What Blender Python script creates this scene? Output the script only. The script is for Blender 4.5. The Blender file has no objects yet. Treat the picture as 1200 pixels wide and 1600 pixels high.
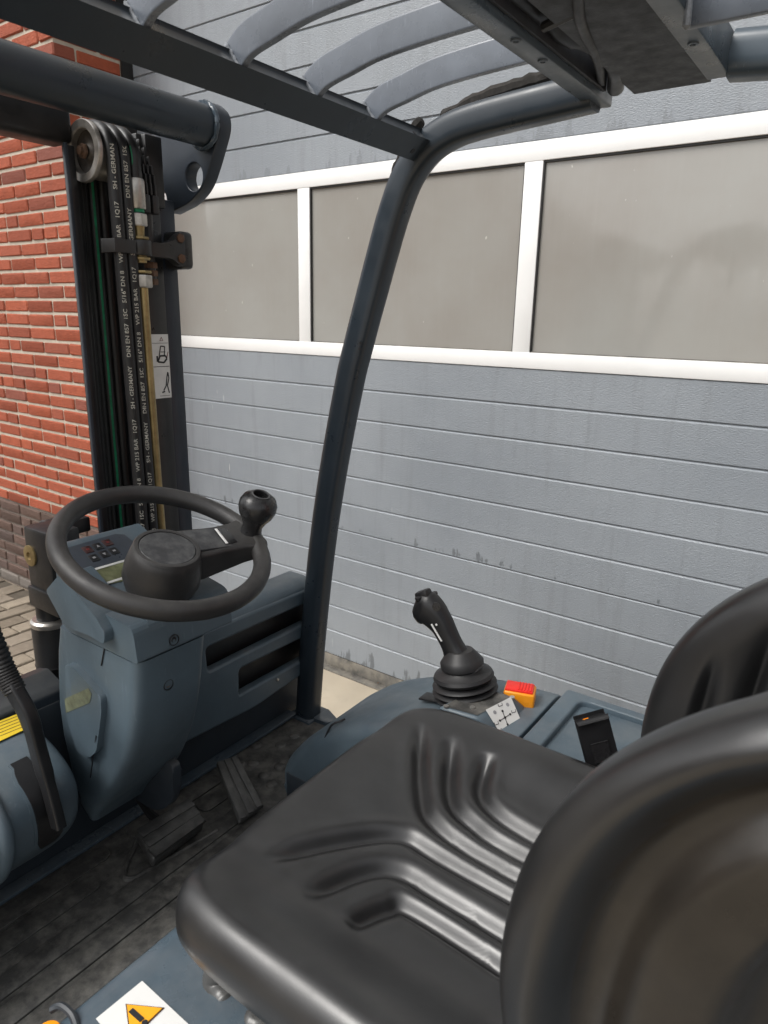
import bpy, bmesh, math, random
from mathutils import Vector, Matrix
random.seed(7)
R_ = math.radians
S = bpy.context.scene
COL = S.collection

# ------------------------------------------------------------------ camera
cam_d = bpy.data.cameras.new('camera'); cam = bpy.data.objects.new('camera', cam_d); COL.objects.link(cam)
S.camera = cam
CAM = Vector((0, 0, 1.6))
ROT = Matrix(((0.8120, 0.1737, -0.5572), (0.5833, -0.2083, 0.7851), (0.0203, -0.9625, -0.2705)))  # right, down, forward as columns
FPX = 1084.12
cam.location = CAM
cam.rotation_euler = (1.29685037, -0.02028087, 0.62297643)
cam_d.sensor_fit = 'HORIZONTAL'; cam_d.sensor_width = 36.0; cam_d.lens = 36.0 * FPX / 1200.0
cam_d.clip_start = 0.02; cam_d.clip_end = 2000
cam_d.dof.use_dof = True; cam_d.dof.focus_distance = 1.45; cam_d.dof.aperture_fstop = 13.0
S.render.resolution_x = 768; S.render.resolution_y = 1024

# ------------------------------------------------------------------ world, sun, exposure
SUN_EL, SUN_AZ = R_(52), R_(212)          # azimuth clockwise from +y
world = bpy.data.worlds.new('World'); S.world = world; world.use_nodes = True
nt = world.node_tree; nt.nodes.clear()
sky = nt.nodes.new('ShaderNodeTexSky'); sky.sky_type = 'NISHITA'; sky.sun_disc = False
sky.sun_elevation = SUN_EL; sky.sun_rotation = SUN_AZ; sky.dust_density = 4.0; sky.air_density = 1.0; sky.ozone_density = 1.0
hs = nt.nodes.new('ShaderNodeHueSaturation'); hs.inputs['Saturation'].default_value = 0.12
bg = nt.nodes.new('ShaderNodeBackground'); bg.inputs['Strength'].default_value = 0.15
wo = nt.nodes.new('ShaderNodeOutputWorld')
nt.links.new(sky.outputs['Color'], hs.inputs['Color']); nt.links.new(hs.outputs['Color'], bg.inputs['Color'])
nt.links.new(bg.outputs['Background'], wo.inputs['Surface'])
sd = bpy.data.lights.new('sun', 'SUN'); sd.energy = 1.2; sd.angle = R_(24); sd.color = (1.0, 0.96, 0.9)
sun = bpy.data.objects.new('sun', sd); COL.objects.link(sun)
sdir = Vector((math.sin(SUN_AZ) * math.cos(SUN_EL), math.cos(SUN_AZ) * math.cos(SUN_EL), math.sin(SUN_EL)))
sun.rotation_euler = (-sdir).to_track_quat('-Z', 'Y').to_euler(); sun.location = (0, -3, 8)
S.view_settings.view_transform = 'Standard'; S.view_settings.look = 'None'
S.view_settings.exposure = 0.55; S.view_settings.gamma = 1.0; S.view_settings.use_curve_mapping = False

# ------------------------------------------------------------------ surveying helpers (point of a sight line on a known plane)
def ray(px, py):
    return ROT @ Vector(((px - 600) / FPX, (py - 800) / FPX, 1.0))
def at(px, py, ax, val):
    i = 'xyz'.index(ax); r = ray(px, py); return CAM + r * ((val - CAM[i]) / r[i])
def atp(px, py, p0, n):
    r = ray(px, py); return CAM + r * ((Vector(p0) - CAM).dot(n) / r.dot(n))
def proj(p):
    q = ROT.transposed() @ (Vector(p) - CAM)
    return (600 + FPX * q.x / q.z, 800 + FPX * q.y / q.z) if q.z > 0.01 else (-9999, -9999)

# ------------------------------------------------------------------ materials
def new_mat(name):
    m = bpy.data.materials.new(name); m.use_nodes = True
    nt = m.node_tree; b = nt.nodes['Principled BSDF']; return m, nt, b
def N(nt, t, **kw):
    n = nt.nodes.new(t)
    for k, v in kw.items(): setattr(n, k, v)
    return n
def coords(nt, scale=(1, 1, 1), kind='Object'):
    tc = N(nt, 'ShaderNodeTexCoord'); mp = N(nt, 'ShaderNodeMapping'); mp.inputs['Scale'].default_value = scale
    nt.links.new(tc.outputs[kind], mp.inputs['Vector']); return mp.outputs['Vector']
def noise(nt, vec, scale, detail=4, rough=0.6):
    n = N(nt, 'ShaderNodeTexNoise'); n.inputs['Scale'].default_value = scale
    n.inputs['Detail'].default_value = detail; n.inputs['Roughness'].default_value = rough
    nt.links.new(vec, n.inputs['Vector']); return n.outputs['Fac']
def ramp(nt, fac, stops):
    r = N(nt, 'ShaderNodeValToRGB'); e = r.color_ramp.elements
    while len(e) < len(stops): e.new(0.5)
    for i, (p, c) in enumerate(stops):
        e[i].position = p; e[i].color = (*c, 1) if len(c) == 3 else c
    nt.links.new(fac, r.inputs['Fac']); return r.outputs['Color']
def mix(nt, fac, a, b, mode='MIX'):
    m = N(nt, 'ShaderNodeMix', data_type='RGBA', blend_type=mode)
    for sock, v in ((m.inputs[0], fac), (m.inputs[6], a), (m.inputs[7], b)):
        if isinstance(v, (int, float)): sock.default_value = v
        elif isinstance(v, tuple): sock.default_value = (*v, 1) if len(v) == 3 else v
        else: nt.links.new(v, sock)
    return m.outputs[2]
def bump(nt, b, h, strength=0.3, dist=0.002):
    bp = N(nt, 'ShaderNodeBump'); bp.inputs['Strength'].default_value = strength; bp.inputs['Distance'].default_value = dist
    nt.links.new(h, bp.inputs['Height']); nt.links.new(bp.outputs['Normal'], b.inputs['Normal'])
def surf(name, col, rough=0.5, var=0.25, vscale=6.0, dust=0.0, dustcol=(0.3, 0.28, 0.24), grain=0.0, gscale=900, metal=0.0, spec=0.5,
         dscale=3.0, scratch=0.0, rvar=0.10, dustup=True):
    """painted / plastic surface: mottled colour, uneven gloss, settled dust on upward faces, fine grain, scuffs"""
    m, nt, b = new_mat(name); v = coords(nt)
    n1 = noise(nt, v, vscale, 5, 0.65)
    lo = tuple(c * (1 - var) for c in col); hi = tuple(min(1, c * (1 + var)) for c in col)
    c = ramp(nt, n1, [(0.3, lo), (0.7, hi)])
    if scratch:
        vs = coords(nt, (60, 60, 7)); ns = noise(nt, vs, 3.0, 2, 0.5)
        f = ramp(nt, ns, [(0.66, (0, 0, 0)), (0.72, (scratch,) * 3)])
        c = mix(nt, f, c, tuple(min(1, x * 2.2 + 0.08) for x in col))
    if dust:
        nd = noise(nt, v, dscale, 6, 0.7)
        f = ramp(nt, nd, [(0.42, (0, 0, 0)), (0.75, (dust,) * 3)])
        if dustup:
            g = N(nt, 'ShaderNodeNewGeometry'); sx = N(nt, 'ShaderNodeSeparateXYZ'); nt.links.new(g.outputs['Normal'], sx.inputs[0])
            mm = N(nt, 'ShaderNodeMath', operation='MULTIPLY', use_clamp=True); nt.links.new(sx.outputs['Z'], mm.inputs[0]); nt.links.new(f, mm.inputs[1]); f = mm.outputs[0]
        c = mix(nt, f, c, dustcol)
    nt.links.new(c, b.inputs['Base Color'])
    rr = ramp(nt, noise(nt, v, vscale * 2.3, 4), [(0.3, (max(0, rough - rvar),) * 3), (0.7, (min(1, rough + rvar),) * 3)])
    nt.links.new(rr, b.inputs['Roughness']); b.inputs['Metallic'].default_value = metal; b.inputs['Specular IOR Level'].default_value = spec
    if grain: bump(nt, b, noise(nt, v, gscale, 3, 0.6), grain, 0.0006)
    return m

SLATE = (0.047, 0.062, 0.076)
M = {}
M['plastic'] = surf('slate_plastic', (0.078, 0.110, 0.135), 0.44, 0.15, 5, dust=0.4, dustcol=(0.2, 0.205, 0.2), dscale=11, grain=0.18, gscale=700, scratch=0.10)
M['plastic_dark'] = surf('dark_slate_plastic', (0.024, 0.032, 0.042), 0.5, 0.2, 5, dust=0.3, grain=0.2, gscale=700)
M['paint'] = surf('slate_paint', (0.022, 0.031, 0.041), 0.34, 0.15, 7, dust=0.15, scratch=0.04, grain=0.06, gscale=250)
M['paint_blue'] = surf('worn_slate_paint', (0.050, 0.070, 0.090), 0.33, 0.18, 6, dust=0.25, scratch=0.3, grain=0.05, gscale=250)
M['hood'] = surf('hood_paint', (0.064, 0.090, 0.112), 0.3, 0.15, 9, dust=0.4, dustcol=(0.2, 0.2, 0.2), dscale=6, grain=0.12, gscale=400)
M['bar'] = surf('pale_worn_bar_paint', (0.115, 0.132, 0.158), 0.27, 0.2, 12, dust=0.3, dustcol=(0.3, 0.28, 0.24), scratch=0.3)
M['mast'] = surf('black_mast_paint', (0.012, 0.013, 0.015), 0.42, 0.4, 14, dust=0.25, dustcol=(0.1, 0.09, 0.08), grain=0.15, gscale=300, dustup=False)
M['mastface'] = surf('greasy_mast_face', (0.020, 0.021, 0.022), 0.35, 0.3, 9, dust=0.2, dustcol=(0.08, 0.07, 0.06), dustup=False)
M['mast_slate'] = surf('mast_slate_paint', (0.022, 0.030, 0.042), 0.38, 0.2, 8, grain=0.1, gscale=300)
M['rubber'] = surf('black_rubber', (0.014, 0.014, 0.015), 0.5, 0.3, 10, dust=0.25, dustcol=(0.1, 0.09, 0.08), grain=0.2, gscale=500)
M['hose'] = surf('black_hose', (0.011, 0.011, 0.012), 0.42, 0.3, 20, rvar=0.1)
M['green'] = surf('green_stripe', (0.0, 0.17, 0.075), 0.5, 0.5, 60)
M['print'] = surf('hose_print', (0.44, 0.43, 0.38), 0.6, 0.5, 180)
M['wheel'] = surf('wheel_grip', (0.026, 0.025, 0.025), 0.45, 0.25, 14, dust=0.45, dustcol=(0.12, 0.115, 0.105), dscale=9, grain=0.35, gscale=900, rvar=0.1)
M['knob'] = surf('knob_plastic', (0.016, 0.016, 0.017), 0.3, 0.3, 20, grain=0.1)
M['badge'] = surf('hub_badge', (0.036, 0.037, 0.040), 0.42, 0.3, 40, dust=0.5, dustcol=(0.16, 0.16, 0.15), dscale=40, grain=0.2)
M['vinyl'] = surf('black_vinyl', (0.0125, 0.0125, 0.013), 0.36, 0.25, 5, dust=0.32, dustcol=(0.055, 0.055, 0.055), dscale=9, grain=0.10, gscale=420, rvar=0.07, spec=0.75)
M['vinyl_pan'] = surf('black_back_pan_brown_reflection', (0.016, 0.0135, 0.011), 0.34, 0.35, 8, dust=0.3, dustcol=(0.05, 0.042, 0.033), dscale=12, grain=0.12, gscale=500, dustup=False)  # warm brown reflection of ground and brick painted into the pan colour
M['mat'] = surf('dirty_rubber_mat', (0.050, 0.049, 0.047), 0.5, 0.3, 24, dust=0.75, dustcol=(0.20, 0.192, 0.172), dscale=30, grain=0.5, gscale=350)
M['pedal'] = surf('worn_pedal_rubber', (0.042, 0.042, 0.041), 0.45, 0.3, 25, dust=0.6, dustcol=(0.13, 0.128, 0.12), dscale=35, grain=0.4, gscale=300)
M['black'] = surf('black_plastic', (0.010, 0.010, 0.011), 0.4, 0.3, 12, grain=0.1)
M['steel'] = surf('worn_steel', (0.50, 0.48, 0.45), 0.38, 0.3, 30, metal=0.8, dust=0.4, dustcol=(0.12, 0.09, 0.06), dscale=25, dustup=False)
M['rust'] = surf('rusty_steel', (0.10, 0.06, 0.04), 0.6, 0.6, 40, metal=0.3, dust=0.5, dustcol=(0.16, 0.07, 0.03), dustup=False)
M['sheave_dirt'] = surf('greasy_sheave_web', (0.05, 0.042, 0.035), 0.5, 0.5, 40, metal=0.3, dustup=False)
M['brass'] = surf('brass_plated_pipe', (0.38, 0.29, 0.14), 0.40, 0.35, 25, metal=0.8, dust=0.4, dustcol=(0.16, 0.12, 0.06), dscale=30, dustup=False)
M['bronze'] = surf('bronze_washer', (0.30, 0.22, 0.10), 0.45, 0.3, 60, metal=0.6)
M['grey_tube'] = surf('grey_corrugated_hose', (0.07, 0.07, 0.068), 0.35, 0.2, 20)
M['white'] = surf('white_label', (0.72, 0.72, 0.70), 0.4, 0.08, 30, dust=0.3, dustcol=(0.4, 0.38, 0.34), dscale=30)
M['ink'] = surf('black_ink', (0.012, 0.012, 0.014), 0.5, 0.2)
M['greyink'] = surf('grey_ink', (0.30, 0.30, 0.31), 0.5, 0.2)
M['redink'] = surf('red_ink', (0.16, 0.02, 0.02), 0.5, 0.2)
M['yellow'] = surf('yellow_label', (0.78, 0.56, 0.03), 0.4, 0.08, 20)
M['reflection_paint'] = surf('painted_yellow_reflection', (0.125, 0.14, 0.095), 0.55, 0.4, 60)  # dull yellow that paints a faint reflection on the column
M['orange'] = surf('orange_warning_ink', (0.85, 0.38, 0.015), 0.35, 0.06)
M['amber'] = surf('amber_switch_plastic', (0.9, 0.32, 0.01), 0.3, 0.08)
M['red'] = surf('red_switch_plastic', (0.80, 0.025, 0.015), 0.35, 0.08)
M['lcd'] = surf('olive_display', (0.17, 0.18, 0.10), 0.12, 0.6, 22)
M['dash'] = surf('dash_film', (0.036, 0.046, 0.062), 0.35, 0.15, 20, dust=0.3, dustcol=(0.15, 0.15, 0.15))
M['button'] = surf('dash_button', (0.012, 0.013, 0.015), 0.4, 0.2)
M['button_red'] = surf('dash_button_red', (0.045, 0.017, 0.017), 0.4, 0.2)
M['foam'] = surf('perished_foam_strip', (0.015, 0.013, 0.011), 0.9, 0.5, 60, dust=0.5, dustcol=(0.08, 0.06, 0.045), grain=0.8, gscale=250)
M['roof'] = surf('black_roof_sheet', (0.011, 0.011, 0.012), 0.55, 0.3, 20, grain=0.5, gscale=220)
M['weld'] = surf('weld_bead', (0.19, 0.205, 0.225), 0.35, 0.5, 80, grain=0.5, gscale=200)
M['alu'] = surf('white_aluminium', (0.80, 0.80, 0.79), 0.38, 0.03, 6, grain=0.05)
M['seal'] = surf('door_seal', (0.10, 0.095, 0.085), 0.7, 0.4, 15, dust=0.8, dustcol=(0.28, 0.25, 0.20), dscale=12, grain=0.4, gscale=150, dustup=False)
M['gasket'] = surf('black_gasket', (0.012, 0.012, 0.012), 0.5)
M['litter'] = surf('dead_leaf', (0.16, 0.075, 0.035), 0.8, 0.5, 60)

def door_mat():
    m, nt, b = new_mat('grey_embossed_door')
    v = coords(nt); vs = coords(nt, (1, 1, 2.6))
    base = ramp(nt, noise(nt, v, 1.6, 6, 0.6), [(0.3, (0.215, 0.238, 0.264)), (0.7, (0.272, 0.296, 0.322))])
    # run-off streaks and grimy patches with their own shapes
    vr = coords(nt, (16, 1, 1.3)); st = noise(nt, vr, 2.0, 4, 0.6)
    base = mix(nt, ramp(nt, st, [(0.52, (0, 0, 0)), (0.8, (0.55,) * 3)]), base, (0.185, 0.198, 0.21))
    def stain(zc, half, thr, colr, sx=14):
        g = N(nt, 'ShaderNodeTexCoord'); s = N(nt, 'ShaderNodeSeparateXYZ'); nt.links.new(g.outputs['Object'], s.inputs[0])
        a = N(nt, 'ShaderNodeMath', operation='SUBTRACT'); nt.links.new(s.outputs['Z'], a.inputs[0]); a.inputs[1].default_value = zc
        a2 = N(nt, 'ShaderNodeMath', operation='ABSOLUTE'); nt.links.new(a.outputs[0], a2.inputs[0])
        d = N(nt, 'ShaderNodeMath', operation='DIVIDE'); nt.links.new(a2.outputs[0], d.inputs[0]); d.inputs[1].default_value = half
        nn = noise(nt, coords(nt, (sx, 1, 3)), 2.4, 3, 0.55)
        e = N(nt, 'ShaderNodeMath', operation='MULTIPLY_ADD'); nt.links.new(d.outputs[0], e.inputs[0]); e.inputs[1].default_value = -0.22; nt.links.new(nn, e.inputs[2])
        return ramp(nt, e.outputs[0], [(thr, (0, 0, 0)), (thr + 0.05, colr)])
    base = mix(nt, stain(0.06, 0.10, 0.50, (0.75,) * 3), base, (0.10, 0.11, 0.12))
    base = mix(nt, stain(0.70, 0.05, 0.565, (0.7,) * 3), base, (0.09, 0.10, 0.11))
    base = mix(nt, stain(2.16, 0.06, 0.50, (0.35,) * 3), base, (0.12, 0.13, 0.14))
    # white scratches
    vsx = coords(nt, (34, 1, 3.2)); sc = noise(nt, vsx, 1.7, 1, 0.4)
    base = mix(nt, ramp(nt, sc, [(0.79, (0, 0, 0)), (0.81, (0.8,) * 3)]), base, (0.62, 0.63, 0.63))
    nt.links.new(base, b.inputs['Base Color'])
    b.inputs['Roughness'].default_value = 0.38; b.inputs['Specular IOR Level'].default_value = 0.5
    bump(nt, b, noise(nt, vs, 120, 3, 0.6), 0.7, 0.0024)
    return m
M['door'] = door_mat()

def pane_mat():
    m, nt, b = new_mat('dull_acrylic_pane')
    v = coords(nt)
    c = ramp(nt, noise(nt, v, 1.5, 5, 0.6), [(0.3, (0.268, 0.250, 0.226)), (0.7, (0.325, 0.322, 0.302))])
    vr = coords(nt, (24, 1, 0.7)); c = mix(nt, ramp(nt, noise(nt, vr, 2.2, 4), [(0.5, (0, 0, 0)), (0.85, (0.16,) * 3)]), c, (0.36, 0.345, 0.32))
    sp = noise(nt, coords(nt, (1, 1, 0.5)), 70, 1, 0.4); c = mix(nt, ramp(nt, sp, [(0.80, (0, 0, 0)), (0.83, (0.7,) * 3)]), c, (0.6, 0.58, 0.53))
    nt.links.new(c, b.inputs['Base Color'])
    r = ramp(nt, noise(nt, vr, 3, 4), [(0.3, (0.04,) * 3), (0.8, (0.2,) * 3)]); nt.links.new(r, b.inputs['Roughness'])
    b.inputs['Specular IOR Level'].default_value = 0.75
    bump(nt, b, noise(nt, v, 2.0, 1), 0.15, 0.01)
    return m
M['pane'] = pane_mat()

def brick_mat(name, lo, hi, spot):
    m, nt, b = new_mat(name); oi = N(nt, 'ShaderNodeObjectInfo')
    tc = N(nt, 'ShaderNodeTexCoord'); ad = N(nt, 'ShaderNodeVectorMath', operation='ADD')
    sc = N(nt, 'ShaderNodeVectorMath', operation='SCALE'); cb = N(nt, 'ShaderNodeCombineXYZ')
    for i in range(3): nt.links.new(oi.outputs['Random'], cb.inputs[i])
    nt.links.new(cb.outputs[0], sc.inputs[0]); sc.inputs['Scale'].default_value = 31.0
    nt.links.new(tc.outputs['Object'], ad.inputs[0]); nt.links.new(sc.outputs[0], ad.inputs[1]); v = ad.outputs[0]
    c = ramp(nt, oi.outputs['Random'], [(0.0, tuple(x * .85 for x in lo)), (0.35, tuple((a + d) / 2 for a, d in zip(lo, hi))), (0.72, hi), (1.0, spot)])
    n = noise(nt, v, 26, 6, 0.7); c = mix(nt, ramp(nt, n, [(0.3, (0, 0, 0)), (0.75, (0.55,) * 3)]), c, tuple(x * 0.62 for x in lo))
    c = mix(nt, ramp(nt, noise(nt, v, 9, 5, 0.7), [(0.62, (0, 0, 0)), (0.8, (0.5,) * 3)]), c, tuple(min(1, x * 1.25 + 0.05) for x in hi))
    nt.links.new(c, b.inputs['Base Color']); b.inputs['Roughness'].default_value = 0.85
    vz = N(nt, 'ShaderNodeMapping'); vz.inputs['Scale'].default_value = (1, 1, 2.2); nt.links.new(v, vz.inputs['Vector'])
    bump(nt, b, noise(nt, vz.outputs[0], 45, 5, 0.65), 0.8, 0.006)
    return m
M['brick'] = brick_mat('red_brick', (0.30, 0.066, 0.030), (0.41, 0.094, 0.042), (0.21, 0.068, 0.048))
M['brick_dark'] = brick_mat('brown_plinth_brick', (0.10, 0.062, 0.048), (0.155, 0.095, 0.075), (0.08, 0.06, 0.055))
M['brick_grey'] = brick_mat('grey_stained_brick', (0.19, 0.165, 0.145), (0.26, 0.23, 0.20), (0.16, 0.14, 0.12))
M['brick_far'] = brick_mat('tan_brick', (0.26, 0.155, 0.085), (0.34, 0.21, 0.12), (0.2, 0.12, 0.07))
M['mortar'] = surf('sandy_mortar', (0.46, 0.41, 0.335), 0.9, 0.15, 20, grain=0.8, gscale=200)
M['mortar_dark'] = surf('dark_mortar', (0.15, 0.125, 0.105), 0.9, 0.2, 20, grain=0.8, gscale=200)
M['paver'] = brick_mat('sandy_paver', (0.235, 0.195, 0.145), (0.32, 0.27, 0.205), (0.20, 0.165, 0.13))
M['sand'] = surf('joint_sand', (0.085, 0.07, 0.052), 0.95, 0.3, 20, grain=0.8, gscale=200)
M['concrete'] = surf('beige_concrete', (0.40, 0.345, 0.265), 0.85, 0.18, 7, dust=0.5, dustcol=(0.28, 0.235, 0.175), dscale=14, grain=0.5, gscale=120)

def ground_mat():
    m, nt, b = new_mat('paved_yard'); v = coords(nt)
    br = N(nt, 'ShaderNodeTexBrick'); mp = N(nt, 'ShaderNodeMapping'); mp.inputs['Rotation'].default_value = (0, 0, R_(90)); nt.links.new(v, mp.inputs['Vector'])
    nt.links.new(mp.outputs[0], br.inputs['Vector']); br.inputs['Scale'].default_value = 1.0
    br.inputs['Brick Width'].default_value = 0.213; br.inputs['Row Height'].default_value = 0.113; br.inputs['Mortar Size'].default_value = 0.005
    br.inputs['Color1'].default_value = (0.22, 0.175, 0.125, 1); br.inputs['Color2'].default_value = (0.31, 0.25, 0.185, 1); br.inputs['Mortar'].default_value = (0.085, 0.07, 0.052, 1)
    c = mix(nt, ramp(nt, noise(nt, v, 30, 6, 0.7), [(0.35, (0, 0, 0)), (0.75, (0.6,) * 3)]), br.outputs['Color'], (0.15, 0.125, 0.095))
    nt.links.new(c, b.inputs['Base Color']); b.inputs['Roughness'].default_value = 0.9
    bump(nt, b, noise(nt, v, 160, 4), 0.5, 0.003); return m
M['ground'] = ground_mat()

# ------------------------------------------------------------------ mesh builder
class MB:
    def __init__(s): s.v = []; s.f = []
    def add(s, vs, fs):
        o = len(s.v); s.v += [Vector(p) for p in vs]; s.f += [tuple(i + o for i in f) for f in fs]; return s
    def box(s, x0, x1, y0, y1, z0, z1, bev=0.0, seg=2):
        bm = bmesh.new(); bmesh.ops.create_cube(bm, size=1)
        for v in bm.verts: v.co = Vector(((x0 + x1) / 2 + v.co.x * (x1 - x0), (y0 + y1) / 2 + v.co.y * (y1 - y0), (z0 + z1) / 2 + v.co.z * (z1 - z0)))
        return s.bm(bm, bev, seg)
    def obox(s, c, u, v, w, su, sv, sw, bev=0.0, seg=2):
        """box centred at c with axes u, v, w and full sizes su, sv, sw"""
        u, v, w = Vector(u).normalized(), Vector(v).normalized(), Vector(w).normalized(); c = Vector(c)
        bm = bmesh.new(); bmesh.ops.create_cube(bm, size=1)
        for q in bm.verts: q.co = c + u * q.co.x * su + v * q.co.y * sv + w * q.co.z * sw
        return s.bm(bm, bev, seg)
    def bm(s, bm, bev=0.0, seg=2):
        if bev > 0: bmesh.ops.bevel(bm, geom=list(bm.edges), offset=bev, segments=seg, profile=0.5, affect='EDGES', clamp_overlap=True)
        bmesh.ops.recalc_face_normals(bm, faces=bm.faces)
        bm.verts.ensure_lookup_table(); bm.verts.index_update()
        s.add([v.co.copy() for v in bm.verts], [[v.index for v in f.verts] for f in bm.faces]); bm.free(); return s
    def prism(s, pts, axis, a, b, bev=0.0, seg=2):
        """polygon in the two other axes (in xyz order) extruded along axis from a to b"""
        bm = bmesh.new(); i = 'xyz'.index(axis)
        def mk(p, t):
            q = list(p); q.insert(i, t); return bm.verts.new(q)
        A = [mk(p, a) for p in pts]; B = [mk(p, b) for p in pts]; n = len(pts)
        bm.faces.new(A); bm.faces.new(B[::-1])
        for k in range(n): bm.faces.new((A[k], B[k], B[(k + 1) % n], A[(k + 1) % n]))
        return s.bm(bm, bev, seg)
    def rings(s, rings, cap=True, closed=True):
        n = len(rings[0]); o = len(s.v)
        for r in rings: s.v += [Vector(p) for p in r]
        for k in range(len(rings) - 1):
            for i in range(n if closed else n - 1):
                j = (i + 1) % n
                s.f.append((o + k * n + i, o + k * n + j, o + (k + 1) * n + j, o + (k + 1) * n + i))
        if cap and closed:
            s.f.append(tuple(o + i for i in range(n))[::-1]); e = o + (len(rings) - 1) * n; s.f.append(tuple(e + i for i in range(n)))
        return s
    def tube(s, path, r, n=14, cap=True, up=(0, 1, 0), prof=None):
        path = [Vector(p) for p in path]; rs = r if isinstance(r, (list, tuple)) else [r] * len(path)
        out = []; up = Vector(up)
        for k, p in enumerate(path):
            t = (path[min(k + 1, len(path) - 1)] - path[max(k - 1, 0)]).normalized()
            a = up - t * up.dot(t)
            if a.length < 1e-4: a = Vector((1, 0, 0)) - t * t.x
            a.normalize(); b = t.cross(a)
            if prof: out.append([p + a * q[0] * rs[k] + b * q[1] * rs[k] for q in prof])
            else: out.append([p + (a * math.cos(2 * math.pi * i / n) + b * math.sin(2 * math.pi * i / n)) * rs[k] for i in range(n)])
        return s.rings(out, cap)
    def lathe(s, c, axis, prof, n=28, cap=True):
        """prof: list of (distance along axis, radius)"""
        c = Vector(c); ax = Vector(axis).normalized(); a = ax.orthogonal().normalized(); b = ax.cross(a)
        return s.rings([[c + ax * h + (a * math.cos(2 * math.pi * i / n) + b * math.sin(2 * math.pi * i / n)) * max(r, 1e-5) for i in range(n)] for h, r in prof], cap)
    def mesh(s, name):
        me = bpy.data.meshes.new(name); me.from_pydata([tuple(v) for v in s.v], [], s.f); me.update()
        bm = bmesh.new(); bm.from_mesh(me); bmesh.ops.recalc_face_normals(bm, faces=bm.faces); bm.to_mesh(me); bm.free()
        return me
ABS = {}
def link(name, me, mat=None, parent=None, smooth=True, ang=38):
    if mat is not None and not me.materials: me.materials.append(M[mat] if isinstance(mat, str) else mat)
    if smooth:
        me.polygons.foreach_set('use_smooth', [True] * len(me.polygons)); me.set_sharp_from_angle(angle=R_(ang))
    o = bpy.data.objects.new(name, me); COL.objects.link(o)
    if parent is not None:
        o.parent = parent
        off = Vector((0, 0, 0)); p = parent
        while p is not None: off += p.location; p = p.parent
        o.matrix_parent_inverse = Matrix.Translation(-off) if parent.type == 'EMPTY' else Matrix.Identity(4)
    return o
def put(name, mb, mat, parent=None, smooth=True, ang=38): return link(name, mb.mesh(name), mat, parent, smooth, ang)
def empty(name, loc, label, cat, group=None):
    o = bpy.data.objects.new(name, None); COL.objects.link(o); o.location = loc; o.empty_display_size = 0.2
    o['label'] = label; o['category'] = cat
    if group: o['group'] = group
    return o
def struct(o): o['kind'] = 'structure'; return o
def rpoly(pts, r, n=5):
    """polygon with rounded corners"""
    out = []; L = len(pts); rs = r if isinstance(r, (list, tuple)) else [r] * L
    for i in range(L):
        p = Vector((*pts[i], 0)); a = Vector((*pts[i - 1], 0)); b = Vector((*pts[(i + 1) % L], 0)); rr = rs[i]
        if rr <= 0: out.append((p.x, p.y)); continue
        da = (a - p).normalized(); db = (b - p).normalized()
        rr = min(rr, (a - p).length * 0.49, (b - p).length * 0.49)
        A = p + da * rr; B = p + db * rr
        for k in range(n + 1):
            t = k / n; q = A * (1 - t) ** 2 + p * 2 * t * (1 - t) + B * t * t; out.append((q.x, q.y))
    return out
def circ(cx, cy, r, n=24): return [(cx + r * math.cos(2 * math.pi * i / n), cy + r * math.sin(2 * math.pi * i / n)) for i in range(n)]
def curve_mesh(cu):
    o = bpy.data.objects.new('tmp', cu); COL.objects.link(o)
    dg = bpy.context.evaluated_depsgraph_get(); me = bpy.data.meshes.new_from_object(o.evaluated_get(dg))
    bpy.data.objects.remove(o); return me
def plate(name, outer, holes, thick, bev, mtx, mat, parent, ang=38):
    """flat plate with real holes; outline in local xy, thickness centred on local z"""
    cu = bpy.data.curves.new(name, 'CURVE'); cu.dimensions = '2D'; cu.fill_mode = 'BOTH'
    cu.extrude = max(thick / 2 - bev, 0.00005); cu.bevel_depth = bev; cu.bevel_resolution = 2
    if bev: cu.offset = -bev
    for ps in [outer] + holes:
        sp = cu.splines.new('POLY'); sp.points.add(len(ps) - 1); sp.use_cyclic_u = True
        for i, p in enumerate(ps): sp.points[i].co = (p[0], p[1], 0, 1)
    me = curve_mesh(cu); me.transform(mtx); me.name = name; me.materials.clear()
    return link(name, me, mat, parent, True, ang)
def frame(o, u, v):
    u = Vector(u).normalized(); w = u.cross(Vector(v)).normalized(); v = w.cross(u)
    return Matrix(((u.x, v.x, w.x, o[0]), (u.y, v.y, w.y, o[1]), (u.z, v.z, w.z, o[2]), (0, 0, 0, 1)))
def text_mesh(body, size, spacing=1.0):
    cu = bpy.data.curves.new('t', 'FONT'); cu.body = body; cu.size = size; cu.space_character = spacing; cu.resolution_u = 2; cu.offset = size * .014
    me = curve_mesh(cu); me.materials.clear(); return me
def smooth_path(pts, n=6):
    pts = [Vector(p) for p in pts]; out = []
    for i in range(len(pts) - 1):
        p0, p1, p2, p3 = pts[max(i - 1, 0)], pts[i], pts[i + 1], pts[min(i + 2, len(pts) - 1)]
        for k in range(n):
            t = k / n
            out.append(0.5 * ((2 * p1) + (p2 - p0) * t + (2 * p0 - 5 * p1 + 4 * p2 - p3) * t * t + (3 * p1 - p0 - 3 * p2 + p3) * t ** 3))
    out.append(pts[-1]); return out
def rrprof(a, b, r=0.35, n=4):
    """rounded rectangle profile with half sizes a, b"""
    return rpoly([(-a, -b), (a, -b), (a, b), (-a, b)], r, n)

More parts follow.
